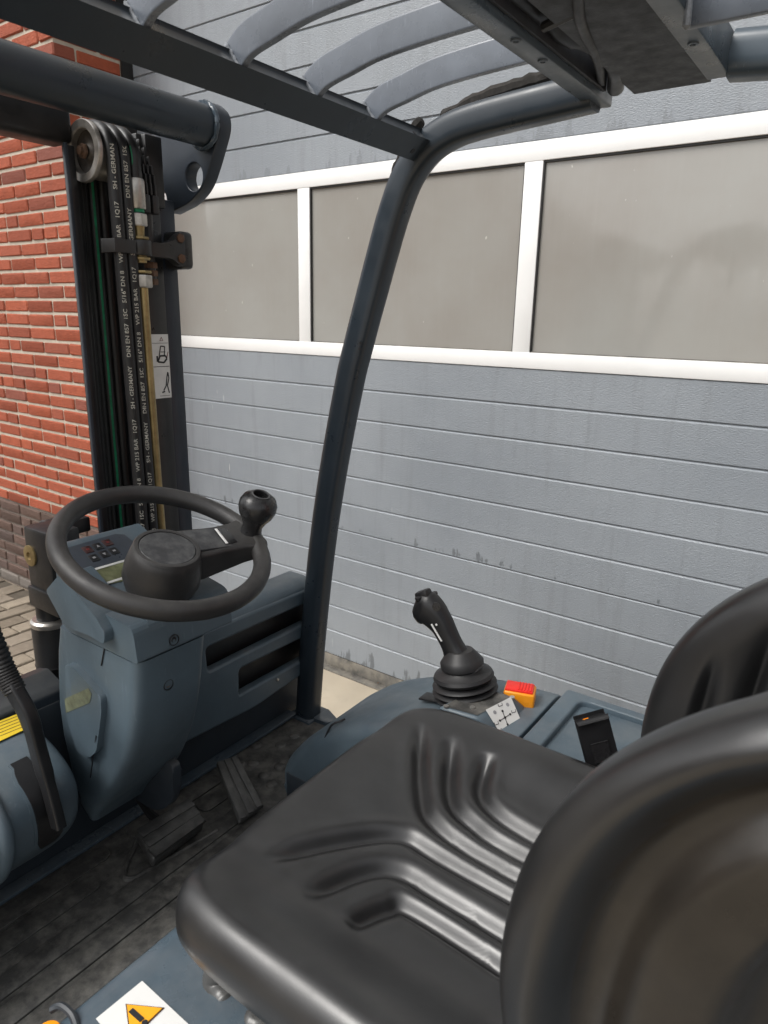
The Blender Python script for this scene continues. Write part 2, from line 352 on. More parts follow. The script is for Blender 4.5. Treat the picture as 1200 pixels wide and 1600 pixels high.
# ================================================================== SETTING
DY, BY, BX = 2.293, 1.905, -3.13          # door plane, brick face plane, brick corner
g = MB(); g.add([(-400, -400, -0.012), (400, -400, -0.012), (400, 400, -0.012), (-400, 400, -0.012)], [(0, 1, 2, 3)])
ground = struct(put('ground', g, 'ground', None, False))
sb = MB().box(-4.75, -1.9, 0.55, 1.905, -0.09, -0.0112); bed = struct(put('paving', sb, 'sand', None, False))
def jitter_box(lx, ly, lz, bev, jit):
    bm = bmesh.new(); bmesh.ops.create_cube(bm, size=1)
    for v in bm.verts: v.co = Vector((v.co.x * lx, v.co.y * ly, v.co.z * lz))
    bmesh.ops.bevel(bm, geom=list(bm.edges), offset=bev, segments=1, affect='EDGES')
    for v in bm.verts: v.co += Vector((random.uniform(-jit, jit), random.uniform(-jit, jit), random.uniform(-jit, jit)))
    me = bpy.data.meshes.new('piece'); bm.to_mesh(me); bm.free(); return me
pv = [jitter_box(0.1045, 0.206, 0.06, 0.006, 0.0022) for _ in range(6)]
k = 0
for i in range(25):
    for j in range(8):
        x = -4.70 + i * 0.113 + random.uniform(-.002, .002); y = 1.905 - 0.107 - j * 0.2135 + (0.1065 if i % 2 else 0) + random.uniform(-.002, .002)
        if y + 0.103 > 1.903 or y < 0.6: continue
        o = link('paver', pv[k % 6], 'paver', bed); o.location = (x, y, -0.031 + random.uniform(-.003, .003)); k += 1
        o.rotation_euler = (random.uniform(-.012, .012), random.uniform(-.012, .012), random.uniform(-.012, .012) + (math.pi if random.random() < .5 else 0))
ap = MB().box(-3.13, 1.9, 1.905, 2.42, -0.1, -0.004, 0.004); struct(put('concrete_apron', ap, 'concrete', None))
ap = MB().box(-1.895, 6.0, -6.0, 1.900, -0.1, -0.006); struct(put('concrete_yard', ap, 'concrete', None, False))

# ---- brick wall
wall = empty('brick_wall', (-5.0, 2.1, 0), 'red brick wall with brown plinth beside the grey door', 'wall')
mo = MB().box(-9, BX - 0.006, BY + 0.007, 2.6, 0.534, 4.6).box(1.806, 7, BY + 0.007, 2.6, 0.534, 4.6)
put('mortar', mo, 'mortar', wall, False)
mo = MB().box(-9, BX - 0.006, BY + 0.009, 2.6, -0.2, 0.534).box(1.806, 7, BY + 0.009, 2.6, -0.2, 0.534)
put('plinth_mortar', mo, 'mortar_dark', wall, False)
mo = MB().box(BX - 0.006, 1.806, BY + 0.2, 2.6, 3.9, 4.6); put('lintel', mo, 'mortar', wall, False)
CO, PL, JT = 0.066, 0.226, 0.011
bmesh_cache = {}
def brick_me(lx, ly):
    key = (round(lx, 3), round(ly, 3))
    if key not in bmesh_cache: bmesh_cache[key] = [jitter_box(lx, ly, CO - 0.0145, 0.0045, 0.0018) for _ in range(5)]
    return random.choice(bmesh_cache[key]).copy() if False else random.choice(bmesh_cache[key])
allb = []
def add_brick(x0, x1, y0, y1, row):
    allb.append((x0, x1, y0, y1, row))
rows = int(4.5 / CO)
for r in range(rows):
    rr = random.Random(r * 13 + 5)
    # left of the door, laid from the corner
    if r % 2 == 0:
        add_brick(BX - 0.215, BX, BY, BY + 0.103, r); x = BX - 0.215 - JT; jy = BY + 0.103 + JT
    else:
        add_brick(BX - 0.103, BX, BY, BY + 0.215, r); x = BX - 0.103 - JT; jy = BY + 0.215 + JT
    while jy < 2.36:
        l = min(0.215, 2.40 - jy)
        if l > 0.03: add_brick(BX - 0.103, BX, jy, jy + l, r)
        jy += 0.215 + JT
    while x > -8.8:
        l = 0.103 if rr.random() < 0.16 else 0.215
        add_brick(x - l, x, BY, BY + 0.103, r); x -= l + JT
    # right of the door
    x = 1.8; 
    if r % 2: add_brick(x, x + 0.103, BY, BY + 0.215, r); x += 0.103 + JT
    while x < 6.8:
        add_brick(x, x + 0.215, BY, BY + 0.103, r); x += 0.215 + JT
stuff = {'brick': MB(), 'brick_dark': MB(), 'brick_grey': MB()}
cand = []
for b in allb:
    x0, x1, y0, y1, r = b; z = r * CO + CO / 2
    p = proj((x1 if b[1] == BX else (x0 + x1) / 2, y0, z))
    ins = -25 < p[0] < 205 and -40 < p[1] < 960
    if b[1] == BX and y0 > BY + 0.05 and not (p[1] < 110 or 240 < p[1] < 10): ins = ins and p[1] < 130
    cand.append((ins, b))
nb = 0
for ins, (x0, x1, y0, y1, r) in cand:
    mt = 'brick_grey' if r == 0 else ('brick_dark' if r < 8 else 'brick')
    z = r * CO + CO / 2
    if ins and nb < 298:
        me = brick_me(x1 - x0, y1 - y0)
        o = link('brick', me, None, wall, True, 30); o.location = ((x0 + x1) / 2, (y0 + y1) / 2 + random.uniform(-.0015, .0015), z)
        if not me.materials: me.materials.append(None)
        o.material_slots[0].link = 'OBJECT'; o.material_slots[0].material = M[mt]
        o.rotation_euler = (0, random.uniform(-.006, .006), random.uniform(-.008, .008)); nb += 1
    else:
        stuff[mt].box(x0, x1, y0, y1, z - 0.0265, z + 0.0265)
for mt, s_ in stuff.items():
    o = put('brickwork', s_, mt, wall, False); o['kind'] = 'stuff'

# ---- sectional door
door = empty('sectional_door', (-0.7, DY, 0), 'grey ribbed sectional door with a white framed window band', 'door')
DX0, DX1 = -3.185, 1.795
def section(z0, z1, ribs):
    """front skin with pressed grooves, closed at the back"""
    pr = [(DY + 0.012, z0), (DY + 0.003, z0), (DY, z0 + 0.003)]
    for rz in sorted(ribs): pr += [(DY, rz - 0.008), (DY + 0.0065, rz - 0.0015), (DY + 0.0065, rz + 0.0015), (DY, rz + 0.003)]
    pr += [(DY, z1 - 0.003), (DY + 0.003, z1), (DY + 0.012, z1), (DY + 0.042, z1), (DY + 0.042, z0)]
    m = MB(); m.prism(pr, 'x', DX0, DX1); return m
J0, J1, J2, J3 = 0.6865, 1.4375, 2.156, 2.781
put('door_section', section(0.060, J0 - 0.0015, [J0 - 0.125 * k for k in range(1, 5)]), 'door', door, True, 20)
put('door_section', section(J0 + 0.0015, J1 - 0.0015, [J0 + 0.125 * k for k in range(1, 6)]), 'door', door, True, 20)
put('door_section', section(J2 + 0.0015, J3 - 0.0015, [J2 + 0.125 * k for k in range(1, 5)]), 'door', door, True, 20)
put('door_section', section(J3 + 0.0015, 3.6, [J3 + 0.125 * k for k in range(1, 6)]), 'door', door, True, 20)
W = 'alu'
put('window_rail', MB().box(DX0, DX1, DY - 0.004, DY + 0.04, J1, 1.492, 0.002), W, door)
put('window_rail', MB().box(DX0, DX1, DY - 0.004, DY + 0.04, 2.097, J2, 0.002), W, door)
mull = [-3.15, -2.0615, -1.0575, -0.055, 0.95, 1.76]
for x in mull: put('mullion', MB().box(x - 0.032, x + 0.032, DY - 0.0025, DY + 0.04, 1.492, 2.097, 0.0015), W, door)
for a, b in zip(mull[:-1], mull[1:]):
    x0, x1 = a + 0.032, b - 0.032
    put('pane', MB().box(x0 + 0.001, x1 - 0.001, DY + 0.010, DY + 0.022, 1.493, 2.096), 'pane', door, False)
    gk = MB().box(x0, x1, DY + 0.0015, DY + 0.010, 2.091, 2.097).box(x0, x0 + 0.005, DY + 0.0015, DY + 0.010, 1.492, 2.091).box(x1 - 0.004, x1, DY + 0.0015, DY + 0.010, 1.492, 2.091)
    put('gasket', gk, 'gasket', door, False)
    put('dirt_line', MB().box(x0 + .005, x1 - .004, DY + .002, DY + .0098, 1.4925, 1.4955), 'seal', door, False)
put('bottom_seal', MB().prism([(DY - 0.004, 0.0), (DY - 0.006, 0.03), (DY + 0.002, 0.058), (DY + 0.04, 0.058), (DY + 0.04, -0.01), (DY - 0.004, -0.01)], 'x', DX0, DX1), 'seal', door)
put('floor_strip', MB().box(DX0, DX1, DY - 0.045, DY - 0.005, -0.01, 0.004, 0.002), 'seal', door)
put('guide_rail', MB().box(-3.215, DX0 - 0.001, DY - 0.015, DY + 0.07, 0, 3.6, 0.002).box(-3.129, -3.1205, DY - 0.06, DY + 0.0, 0, 3.6), 'gasket', door)
put('guide_rail', MB().box(DX1 + 0.001, DX1 + 0.03, DY - 0.015, DY + 0.07, 0, 3.6, 0.002), 'gasket', door)
# dead leaves and grit caught along the bottom seal
for q in range(8):
    x = random.uniform(-2.9, -1.2); l = MB(); p = Vector((x, DY - 0.012 - random.uniform(0, .03), 0.008))
    a = random.uniform(0, 6.28); d = Vector((math.cos(a), math.sin(a) * .5, random.uniform(0, .7))) * random.uniform(.012, .022); w_ = Vector((-d.y, d.x, .004))
    l.add([p, p + d * .5 + w_ * .5, p + d, p + d * .5 - w_ * .5, p + d * .5 + Vector((0, 0, .004))], [(0, 1, 4), (1, 2, 4), (2, 3, 4), (3, 0, 4)])
    o = put('dead_leaf', l, 'litter', None); o['label'] = 'small brown dead leaf lying against the bottom seal of the door'; o['category'] = 'leaf'; o['group'] = 'dead leaves along the door seal'

# ---- house across the yard, seen as the brown reflection in the panes
hs_ = empty('house', (-11, -8.5, 0), 'brown brick house with gabled roof mirrored in the window panes', 'house')
hm = MB().prism([(-9.0 - 4, 0), (-6.0, 0), (-6.0, 3.0), (-9.5, 5.6), (-13.0, 3.0)], 'y', -14, -6.5)
put('house_wall', hm, 'brick_far', hs_, False)
put('house_roof', MB().prism([(-5.75, 2.75), (-5.7, 2.95), (-9.5, 5.85), (-13.3, 2.95), (-13.25, 2.75), (-9.5, 5.62)], 'y', -14.3, -6.3), 'brick_dark', hs_, False)
for x in (-11.6, -9.5, -7.4):
    put('house_window', MB().box(x - .5, x + .5, -6.51, -6.46, 0.9, 2.3, 0.01), 'alu', hs_)

# ================================================================== FORKLIFT
FK = empty('forklift', (-0.6, 0.67, 0), 'slate grey forklift truck seen from its driver seat, mast to the left', 'forklift')
CY = 0.667                                 # centre line of the truck
FZ = 0.58                                  # floor height
YP = 1.215                                 # right pillar plane

# ---- chassis below the floor
ch = MB().box(-1.17, 0.55, 0.16, 1.20, 0.16, FZ - 0.012, 0.02).box(-1.30, -1.17, 0.25, 1.10, 0.12, 0.50, 0.01)
put('chassis', ch, 'paint', FK)

# ---- front wall behind the pedals
fw = MB().box(-1.20, -1.142, 0.10, 1.235, 0.40, 0.905, 0.004)
cowl = put('front_wall', fw, 'plastic_dark', FK)
put('floor_flange', MB().box(-1.1418, -1.112, 0.30, 1.19, FZ + 0.004, FZ + 0.012, 0.002), 'paint_blue', cowl)
P0 = Vector((-1.098, 0, 0))
def yz(px, py, x=-1.098):
    q = at(px, py, 'x', x); return (q.y, q.z)
# storage panel with two pockets
outer = rpoly([(0.80, 0.705), (1.03, 0.690), (1.205, 0.706), (1.254, 0.735), (1.250, 0.935), (0.80, 0.942)], [0.005, 0.02, 0.03, 0.04, 0.03, 0.01])
h1 = rpoly([yz(322, 1013), yz(487, 939), yz(488, 968), yz(326, 1050)], [0.012, 0.012, 0.018, 0.010])
h2 = rpoly([yz(374, 1046), yz(489, 989), yz(489, 1022), yz(375, 1086)], [0.012, 0.014, 0.022, 0.004])
sp = plate('storage_panel', outer, [h1, h2], 0.026, 0.006, frame((-1.111, 0, 0), (0, 1, 0), (0, 0, 1)), 'plastic', FK)
put('top_rail', MB().prism(rpoly([(-1.098, 0.918), (-1.104, 0.944), (-1.128, 0.957), (-1.19, 0.957), (-1.19, 0.918)], [0.006, 0.02, 0.02, 0.01, 0]), 'y', 0.80, 1.247, 0.004), 'plastic', sp)
put('pocket', MB().box(-1.1416, -1.135, 0.82, 1.262, 0.70, 0.93).box(-1.135, -1.124, 1.2525, 1.262, .72, .93).box(-1.135, -1.126, 0.84, 1.245, 0.818, 0.826), 'black', sp)
for px, py in ((434, 1062), (415, 1083)):
    q = at(px, py, 'x', -1.095 if py < 1070 else -1.14)
    put('screw', MB().lathe(q, (1, 0, 0), [(-.004, .0035), (0.001, .0035), (.002, .0025)], 12), 'steel' if py < 1070 else 'black', sp)

# ---- floor mat: ribs across the truck, studs on the right
mb = MB().box(-1.140, -0.60, 0.115, 1.205, FZ - 0.012, FZ)
fm = put('floor_mat', mb, 'mat', FK, False)
for k, x in enumerate((-1.086, -1.034, -0.958, -0.905, -0.852, -0.80)):
    y1 = {0: 0.615, 1: 0.56, 2: 0.885, 3: 0.88, 4: 0.88, 5: 0.88}[k]
    put('mat_rib', MB().prism(rpoly([(x - 0.021, 0.13), (x + 0.021, 0.13), (x + 0.021, y1), (x - 0.021, y1)], [0, 0, 0.018, 0.018]), 'z', FZ - 0.002, FZ + 0.0036, 0.0018), 'mat', fm)
for x, y0, y1 in ((-1.086, 0.665, 0.90), (-1.034, 0.80, 0.875)):
    put('mat_rib', MB().prism(rpoly([(x - 0.021, y0), (x + 0.021, y0), (x + 0.021, y1), (x - 0.021, y1)], [0.018] * 4), 'z', FZ - 0.002, FZ + 0.0036, 0.0018), 'mat', fm)
for i, (px, py) in enumerate([(375, 1195), (395, 1193), (438, 1164), (460, 1150), (412, 1212), (437, 1198), (460, 1181), (425, 1226), (400, 1165), (462, 1218)]):
    q = at(px, py, 'z', FZ)
    put('mat_stud', MB().lathe((q.x, q.y, FZ - 0.001), (0, 0, 1), [(0, .0145), (.003, .0125), (.005, .008), (.0056, 0.001)], 14), 'mat', fm)
# raised lip of the recess round the brake pedal
lip = smooth_path([(-1.06, 0.665, FZ), (-1.01, 0.60, FZ), (-0.985, 0.60, FZ), (-0.975, 0.64, FZ), (-0.955, 0.78, FZ)], 6)
put('mat_lip', MB().tube(lip, 0.006, 8), 'mat', fm)

# ---- brake pedal
def pedal(name, c4, ztop, thick, nrib, alongfirst):
    a, b, c, d = [Vector(p) for p in c4]
    root = MB(); n = (b - a).cross(d - a).normalized()
    if n.z < 0: n = -n
    q = [a, b, c, d]
    bm = bmesh.new(); T = [bm.verts.new(p) for p in q]; B = [bm.verts.new(p - n * thick) for p in q]
    bm.faces.new(T); bm.faces.new(B[::-1])
    for k in range(4): bm.faces.new((T[k], B[k], B[(k + 1) % 4], T[(k + 1) % 4]))
    root.bm(bm, 0.007, 3); o = put(name, root, 'pedal', FK)
    for k in range(nrib):
        t = (k + 0.5) / nrib; p0 = a.lerp(d, t) if alongfirst else a.lerp(b, t); p1 = b.lerp(c, t) if alongfirst else d.lerp(c, t)
        ax = (p1 - p0).normalized(); sd_ = n.cross(ax)
        wd = ((d - a).length if alongfirst else (b - a).length) / nrib * 0.86
        put('tread', MB().obox((p0 + p1) / 2 + n * 0.0005, ax, sd_, n, (p1 - p0).length * 0.96, wd, 0.004, 0.0012), 'pedal', o)
    return o
bp = pedal('brake_pedal', [at(212, 1296, 'z', .640), at(298, 1246, 'z', .640), at(321, 1283, 'z', .618), at(240, 1344, 'z', .618)], .64, .028, 3, True)
put('pedal_arm', MB().tube([(-1.0, 0.70, 0.615), (-1.06, 0.70, 0.62), (-1.15, 0.70, 0.68)], 0.009, 8), 'black', bp)
pedal('accelerator_pedal', [at(337, 1190, 'z', .655), at(370, 1179, 'z', .655), at(413, 1258, 'z', .602), at(373, 1286, 'z', .602)], .63, .012, 3, False)

# ---- battery hood under the seat
hd = MB().prism(rpoly([(-0.668, FZ - .01), (-0.668, 0.80), (0.50, 0.83), (0.50, FZ - .01)], [0, 0.03, 0.03, 0], 6), 'y', 0.14, 0.925, 0.012, 3)
hood = put('battery_hood', hd, 'hood', FK)
HN = Vector((-0.0257, 0, 1)).normalized()
def hoodpt(px, py, lift=0.0): return atp(px, py, (-0.6, 0, 0.80175 + lift), HN)
def sheet(name, pts, mat, parent, thick=0.0006, n=None):
    """thin printed sheet through the given corner points"""
    a = Vector(pts[0]); u = (Vector(pts[1]) - a).normalized(); w = n or (Vector(pts[1]) - a).cross(Vector(pts[-1]) - a).normalized()
    m = MB(); P = [Vector(p) for p in pts]; c = sum(P, Vector()) / len(P)
    if w.dot(CAM - c) < 0: w = -w
    k = len(P); m.add([p + w * thick for p in P] + [p - w * thick for p in P], [tuple(range(k)), tuple(range(k, 2 * k))[::-1]] + [(i, i + k, (i + 1) % k + k, (i + 1) % k) for i in range(k)])
    return put(name, m, mat, parent, False)
lab = sheet('warning_label', [hoodpt(150, 1592, .001), hoodpt(222, 1533, .001), hoodpt(330, 1634, .001), hoodpt(252, 1712, .001)], 'white', hood)
tri = [hoodpt(196, 1569, .002), hoodpt(257, 1575, .002), hoodpt(203, 1627, .002)]
tc_ = (tri[0] + tri[1] + tri[2]) / 3
sheet('triangle_border', [tc_ + (p - tc_) * 1.0 for p in tri], 'rust', lab)
sheet('triangle', [tc_ + (p - tc_) * 0.90 + HN * .0009 for p in tri], 'orange', lab)
e0, e1 = hoodpt(204, 1578, .0042), hoodpt(222, 1594, .0042)
put('exclamation_mark', MB().obox((e0 + e1) / 2, e1 - e0, HN.cross(e1 - e0), HN, (e1 - e0).length, .006, .0006).lathe(hoodpt(226, 1598, .0039), HN, [(0, .0035), (.0006, .0035)], 12), 'ink', lab)
# round orange cap and its curved lip at the hood corner
q = atp(68, 1604, (-0.6, 0, 0.80), Vector((0, 0, 1)))
put('orange_cap', MB().lathe((q.x + .013, q.y - .002, 0.775), (0, 0, 1), [(0, .016), (.024, .016), (.03, .013), (.032, .001)], 24), 'amber', hood)
lipc = smooth_path([at(80, 1578, 'z', .80), at(95, 1572, 'z', .805), at(112, 1585, 'z', .805), at(120, 1605, 'z', .80)], 6)
put('handle_recess', MB().tube(lipc, .0045, 8), 'plastic_dark', hood)

# ---- steering column: lofted housing
rear = [(-0.849, 1.150), (-0.858, 1.079), (-0.866, 1.03), (-0.873, 0.984), (-0.894, 0.917), (-0.929, 0.853), (-0.986, 0.775), (-1.040, 0.712), (-1.062, 0.680)]
front = {1.150: -1.085, 1.079: -1.085, 1.03: -1.10, 0.984: -1.107, 0.917: -1.116, 0.853: -1.118, 0.775: -1.116, 0.712: -1.10, 0.680: -1.085}
yl = {1.150: .567, 1.079: .565, 1.03: .565, 0.984: .564, 0.917: .564, 0.853: .566, 0.775: .572, 0.712: .575, 0.680: .582}
yr = {1.150: .705, 1.079: .705, 1.03: .704, 0.984: .703, 0.917: .706, 0.853: .715, 0.775: .735, 0.712: .75, 0.680: .75}
def rr_ring(x0, x1, y0, y1, z, rad, n=5): return [(p[0], p[1], z) for p in rpoly([(x0, y0), (x1, y0), (x1, y1), (x0, y1)], rad, n)]
dense = smooth_path([(x, 0, z) for x, z in rear[1:]], 5)
def lut(d, z):
    ks = sorted(d)
    for a, b in zip(ks[:-1], ks[1:]):
        if a <= z <= b: return d[a] + (d[b] - d[a]) * (z - a) / (b - a)
    return d[ks[0]] if z < ks[0] else d[ks[-1]]
rg = [rr_ring(lut(front, p.z), p.x, lut(yl, p.z), lut(yr, p.z), p.z, 0.022 if p.z > .72 else .015) for p in dense]
colm = put('steering_column', MB().rings(rg), 'plastic', FK, True, 50)
# upper housing with the seam above the column
up = MB().prism(rpoly([(-0.852, 1.083), (-0.858, 1.146), (-0.985, 1.168), (-1.100, 1.2174), (-1.112, 1.212), (-1.112, 1.05), (-1.08, 1.03), (-1.03, 1.083)], [.006, .016, .03, .010, .008, .02, .02, .02], 4), 'y', 0.590, 0.752, 0.007, 3)
uph = put('dash_housing', up, 'plastic', colm)
put('dash_cover', MB().prism(rpoly([(-0.8505, 1.084), (-0.857, 1.142), (-0.975, 1.150), (-1.05, 1.120), (-1.05, 1.084)], [.006, .016, .02, .02, .02], 4), 'y', 0.561, 0.62, 0.010, 3), 'plastic', uph)
# side bulge of the housing at its left
bp_ = [(lambda q: (q.x, q.z))(at(px, py, 'y', .548)) for px, py in [(74, 922), (96, 896), (150, 960), (166, 988), (165, 1006), (142, 992), (104, 978)]]
bl = MB().prism(rpoly(bp_, [.006, .008, .01, .008, .006, .008, .008], 4), 'y', 0.545, 0.60, 0.011, 4)
put('dash_side_bulge', bl, 'plastic', uph)
SL = Vector((-0.115, 0, 0.0494)).normalized(); DN = Vector((0, 1, 0)).cross(SL); DN = -DN if DN.z < 0 else DN
D0 = Vector((-1.05, 0.65, 1.168 + (1.05 - 0.985) * (0.0494 / 0.115)))
def dashpt(px, py, lift=0.001): return atp(px, py, D0 + DN * lift, DN)
dp = [dashpt(p, q, .0015) for p, q in [(104, 857), (180, 835), (194, 836), (212, 850), (214, 875), (176, 938), (140, 912)]]
dash = sheet('dash_panel', dp, 'dash', colm, .0014)
for (px, py, c) in [(137, 859, 1), (153, 854, 0), (168, 848, 1), (147, 872, 0), (163, 866, 0), (178, 861, 0)]:
    q = dashpt(px, py, .003); b_ = put('dash_button', MB().obox(q, (0, 1, 0), SL, DN, .0155, .0175, .0022, .0009), 'button_red' if c else 'button', dash)
    k_ = q + DN * .0013
    if (px, py) in ((153, 854), (163, 866)):
        s_ = 1 if py == 854 else -1
        sheet('button_symbol', [k_ + SL * .0035 * s_, k_ - SL * .0025 * s_ + Vector((0, .003, 0)), k_ - SL * .0025 * s_ - Vector((0, .003, 0))], 'greyink', dash, .0002)
    else:
        put('button_symbol', MB().obox(k_, (0, 1, 0), SL, DN, .005, .004, .0004), 'redink' if c else 'greyink', dash)
lcd = sheet('display', [dashpt(128, 894, .0032), dashpt(204, 872, .0032), dashpt(206, 905, .0032), dashpt(165, 914, .0032)], 'lcd', colm, .0008)
for (a, b) in (((126, 896), (205, 873)), ((155, 915), (205, 899))):
    pa, pb = dashpt(*a, .0045), dashpt(*b, .0045); put('white_line', MB().obox((pa + pb) / 2, pb - pa, DN.cross(pb - pa), DN, (pb - pa).length, .0045, .0008), 'white', colm)
# raised panel on the left face
bl_pts = [(lambda q: (q.x, q.z))(at(px, py, 'y', .562)) for px, py in [(108, 1035), (120, 1038), (165, 1087), (166, 1110), (158, 1170), (145, 1182), (128, 1172), (112, 1120)]]
rp = MB(); rp.prism(rpoly(bl_pts, .010, 4), 'y', 0.553, 0.572, 0.0075, 4); put('raised_panel', rp, 'plastic', colm)
sheet('painted_yellow_reflection', [at(px, py, 'y', .5524) for px, py in [(101, 1092), (138, 1075), (143, 1084), (140, 1098), (103, 1114)]], 'reflection_paint', colm, .0002)  # faint yellow reflection on the left face, painted as a thin patch
for px, py, zz in ((272, 1000, 0), (263, 1070, 1)):
    q = at(px, py, 'x', -0.853 if zz == 0 else -0.868)
    put('screw_recess', MB().lathe(q + Vector((.0005, 0, 0)), (1, 0, 0), [(-.006, .0095), (.0006, .0095), (.0012, .0085), (-.003, .0075), (-.004, .001)], 20), 'ink', colm)
    put('screw', MB().lathe(q, (1, 0, 0), [(-.006, .0055), (-.001, .0055), (.0, .0045), (-.0006, .001)], 14), 'knob' if zz == 0 else 'rust', colm)
for a_, b_ in (((163, 1012), (158, 1040)), ((150, 1150), (141, 1215))):
    A, B = at(*a_, 'y', .5636 if a_[1] < 1100 else .552), at(*b_, 'y', .5636 if a_[1] < 1100 else .5636)
    put('seam', MB().obox((A + B) / 2, B - A, (0, 1, 0), (B - A).cross(Vector((0, 1, 0))), (B - A).length, .0016, .0014), 'ink', colm)
# lower right lug of the column
put('column_lug', MB().prism(rpoly([(-1.14, .78), (-.955, .79), (-.965, .70), (-1.02, .655), (-1.14, .65)], [0, .02, .03, .03, 0], 4), 'y', .686, .705, .005), 'plastic_dark', colm)

# ---- steering wheel
WC = Vector((-0.900, 0.660, 1.2365)); TL = 0.369
WN = Vector((math.sin(TL), 0, math.cos(TL))); WU = Vector((math.cos(TL), 0, -math.sin(TL))); WV = Vector((0, 1, 0))
def wp(u, v, n=0.0): return WC + WU * u + WV * v + WN * n
RW, RT = 0.159, 0.0148
rm = []; NS = 72
for i in range(NS):
    a = 2 * math.pi * i / NS; d = WU * math.cos(a) + WV * math.sin(a)
    bumpy = 1 + 0.035 * max(0, math.sin(a * 18)) * (1 if math.cos(a) > 0.2 else 0)
    rm.append([WC + d * (RW + RT * math.cos(b)) + WN * RT * 1.08 * math.sin(b) * (bumpy if math.sin(b) < 0 else 1) for b in [2 * math.pi * j / 16 for j in range(16)]])
rm.append(rm[0]); sw = put('steering_wheel', MB().rings(rm, False), 'wheel', FK)
# hub: squat cone with a flat top
HUBC = 0.001
hub = MB().lathe(wp(0.012, -0.005, -0.052 + HUBC), WN, [(-.03, .030), (-.022, .054), (0, .062), (.02, .061), (.040, .057), (.052, .054), (.056, .050), (.056, .001)], 40)
put('hub', hub, 'wheel', sw)
# spoke from the hub to the knob
KD = None
def wheel_pt(px, py, n=0.0): return atp(px, py, WC + WN * n, WN)
kp = wheel_pt(396, 838, 0.0); ang_k = math.atan2((kp - WC).dot(WV), (kp - WC).dot(WU)); kd = WU * math.cos(ang_k) + WV * math.sin(ang_k); ks = WN.cross(kd)
spk = []
for t, w, h0, h1 in ((0.02, .046, -.052, .002), (0.06, .044, -.047, .0035), (0.10, .040, -.038, .006), (0.13, .041, -.027, .010), (0.148, .048, -.017, .013), (0.163, .052, -.014, .013), (0.174, .036, -.010, .008)):
    c_ = WC + kd * t
    spk.append([c_ + ks * p[0] + WN * p[1] for p in rpoly([(-w, h0), (w, h0), (w * .86, h1), (-w * .86, h1)], [.010, .010, .007, .007], 4)])
put('spoke', MB().rings(spk), 'wheel', sw, True, 45)
# inlaid badge: disc and tongue
put('badge', MB().lathe(wp(0.012, -0.005, 0.0035 + HUBC), WN, [(0, .044), (.0022, .044), (.0030, .0430), (.0033, .001)], 44), 'badge', sw)
put('badge_rim', MB().lathe(wp(0.012, -0.005, 0.0035 + HUBC), WN, [(0, .0445), (.0035, .045), (.0045, .0480), (.0035, .0515), (0, .0535)], 44, False), 'wheel', sw)
tg = [WC + kd * 0.083 + WN * .0005]
put('badge_tongue', MB().obox(WC + kd * .083 + WN * .0042, kd, ks, WN, .084, .056, .006, .002), 'badge', sw)
put('badge_window', MB().obox(WC + kd * .109 + WN * .0078, kd, ks, WN, .027, .044, .0016, .0006), 'knob', sw)
put('badge_stripe', MB().obox(WC + kd * .099 + WN * .0088, kd, ks, WN, .0045, .044, .0012, .0003), 'white', sw)
kb = WC + kd * 0.156
KS = 1.2
kn = MB().lathe(kb + WN * .008, WN, [(h * KS, r * KS) for h, r in [(0, .0165), (.006, .0150), (.014, .0145), (.024, .0185), (.034, .0245), (.044, .0275), (.052, .0272), (.060, .0235), (.0645, .0165), (.066, .0135), (.0655, .0115), (.058, .0110), (.057, .001)]], 36)
put('spinner_knob', kn, 'knob', sw, True, 50)
put('knob_ring', MB().lathe(kb + WN * (.008 + .0665 * KS), WN, [(0, .0162), (.0012, .0156), (.0012, .0138), (-.001, .0132)], 30, False), 'badge', sw)
put('column_neck', MB().lathe(WC - WN * .115 + WU * .012, WN, [(0, .055), (.03, .045), (.06, .035)], 28), 'plastic_dark', sw)

# ---- parking brake cover left of the column, its lever and label
cvp = rpoly([(-1.142, 0.915), (-1.04, 0.905), (-0.965, 0.862), (-0.975, 0.78), (-1.02, 0.72), (-1.142, 0.615)], [0, .04, .05, .06, .04, 0], 12)
cgx, cgz = -1.09, 0.78
cvr = []
for y, k_ in ((0.08, 1), (0.470, 1), (0.488, .992), (0.500, .975), (0.509, .945), (0.515, .90), (0.517, .84)): cvr.append([(cgx + (x - cgx) * k_ if x > -1.13 else x, y, cgz + (z - cgz) * k_) for x, z in cvp])
cover = put('brake_cover', MB().rings(cvr), 'plastic', FK, True, 60)
put('cover_ridge', MB().tube(smooth_path([(-1.135, .388, .905), (-1.04, .388, .897), (-.985, .388, .868), (-.965, .388, .82), (-.99, .388, .758), (-1.04, .388, .705), (-1.13, .388, .63)], 8), .012, 10), 'plastic', cover)
put('cowl_sill', MB().prism(rpoly([(-1.145, .60), (-1.145, .922), (-1.155, .93), (-1.20, .945), (-1.235, .935), (-1.235, .60)], .004), 'y', 0.08, 0.60, .003), 'plastic_dark', cover)
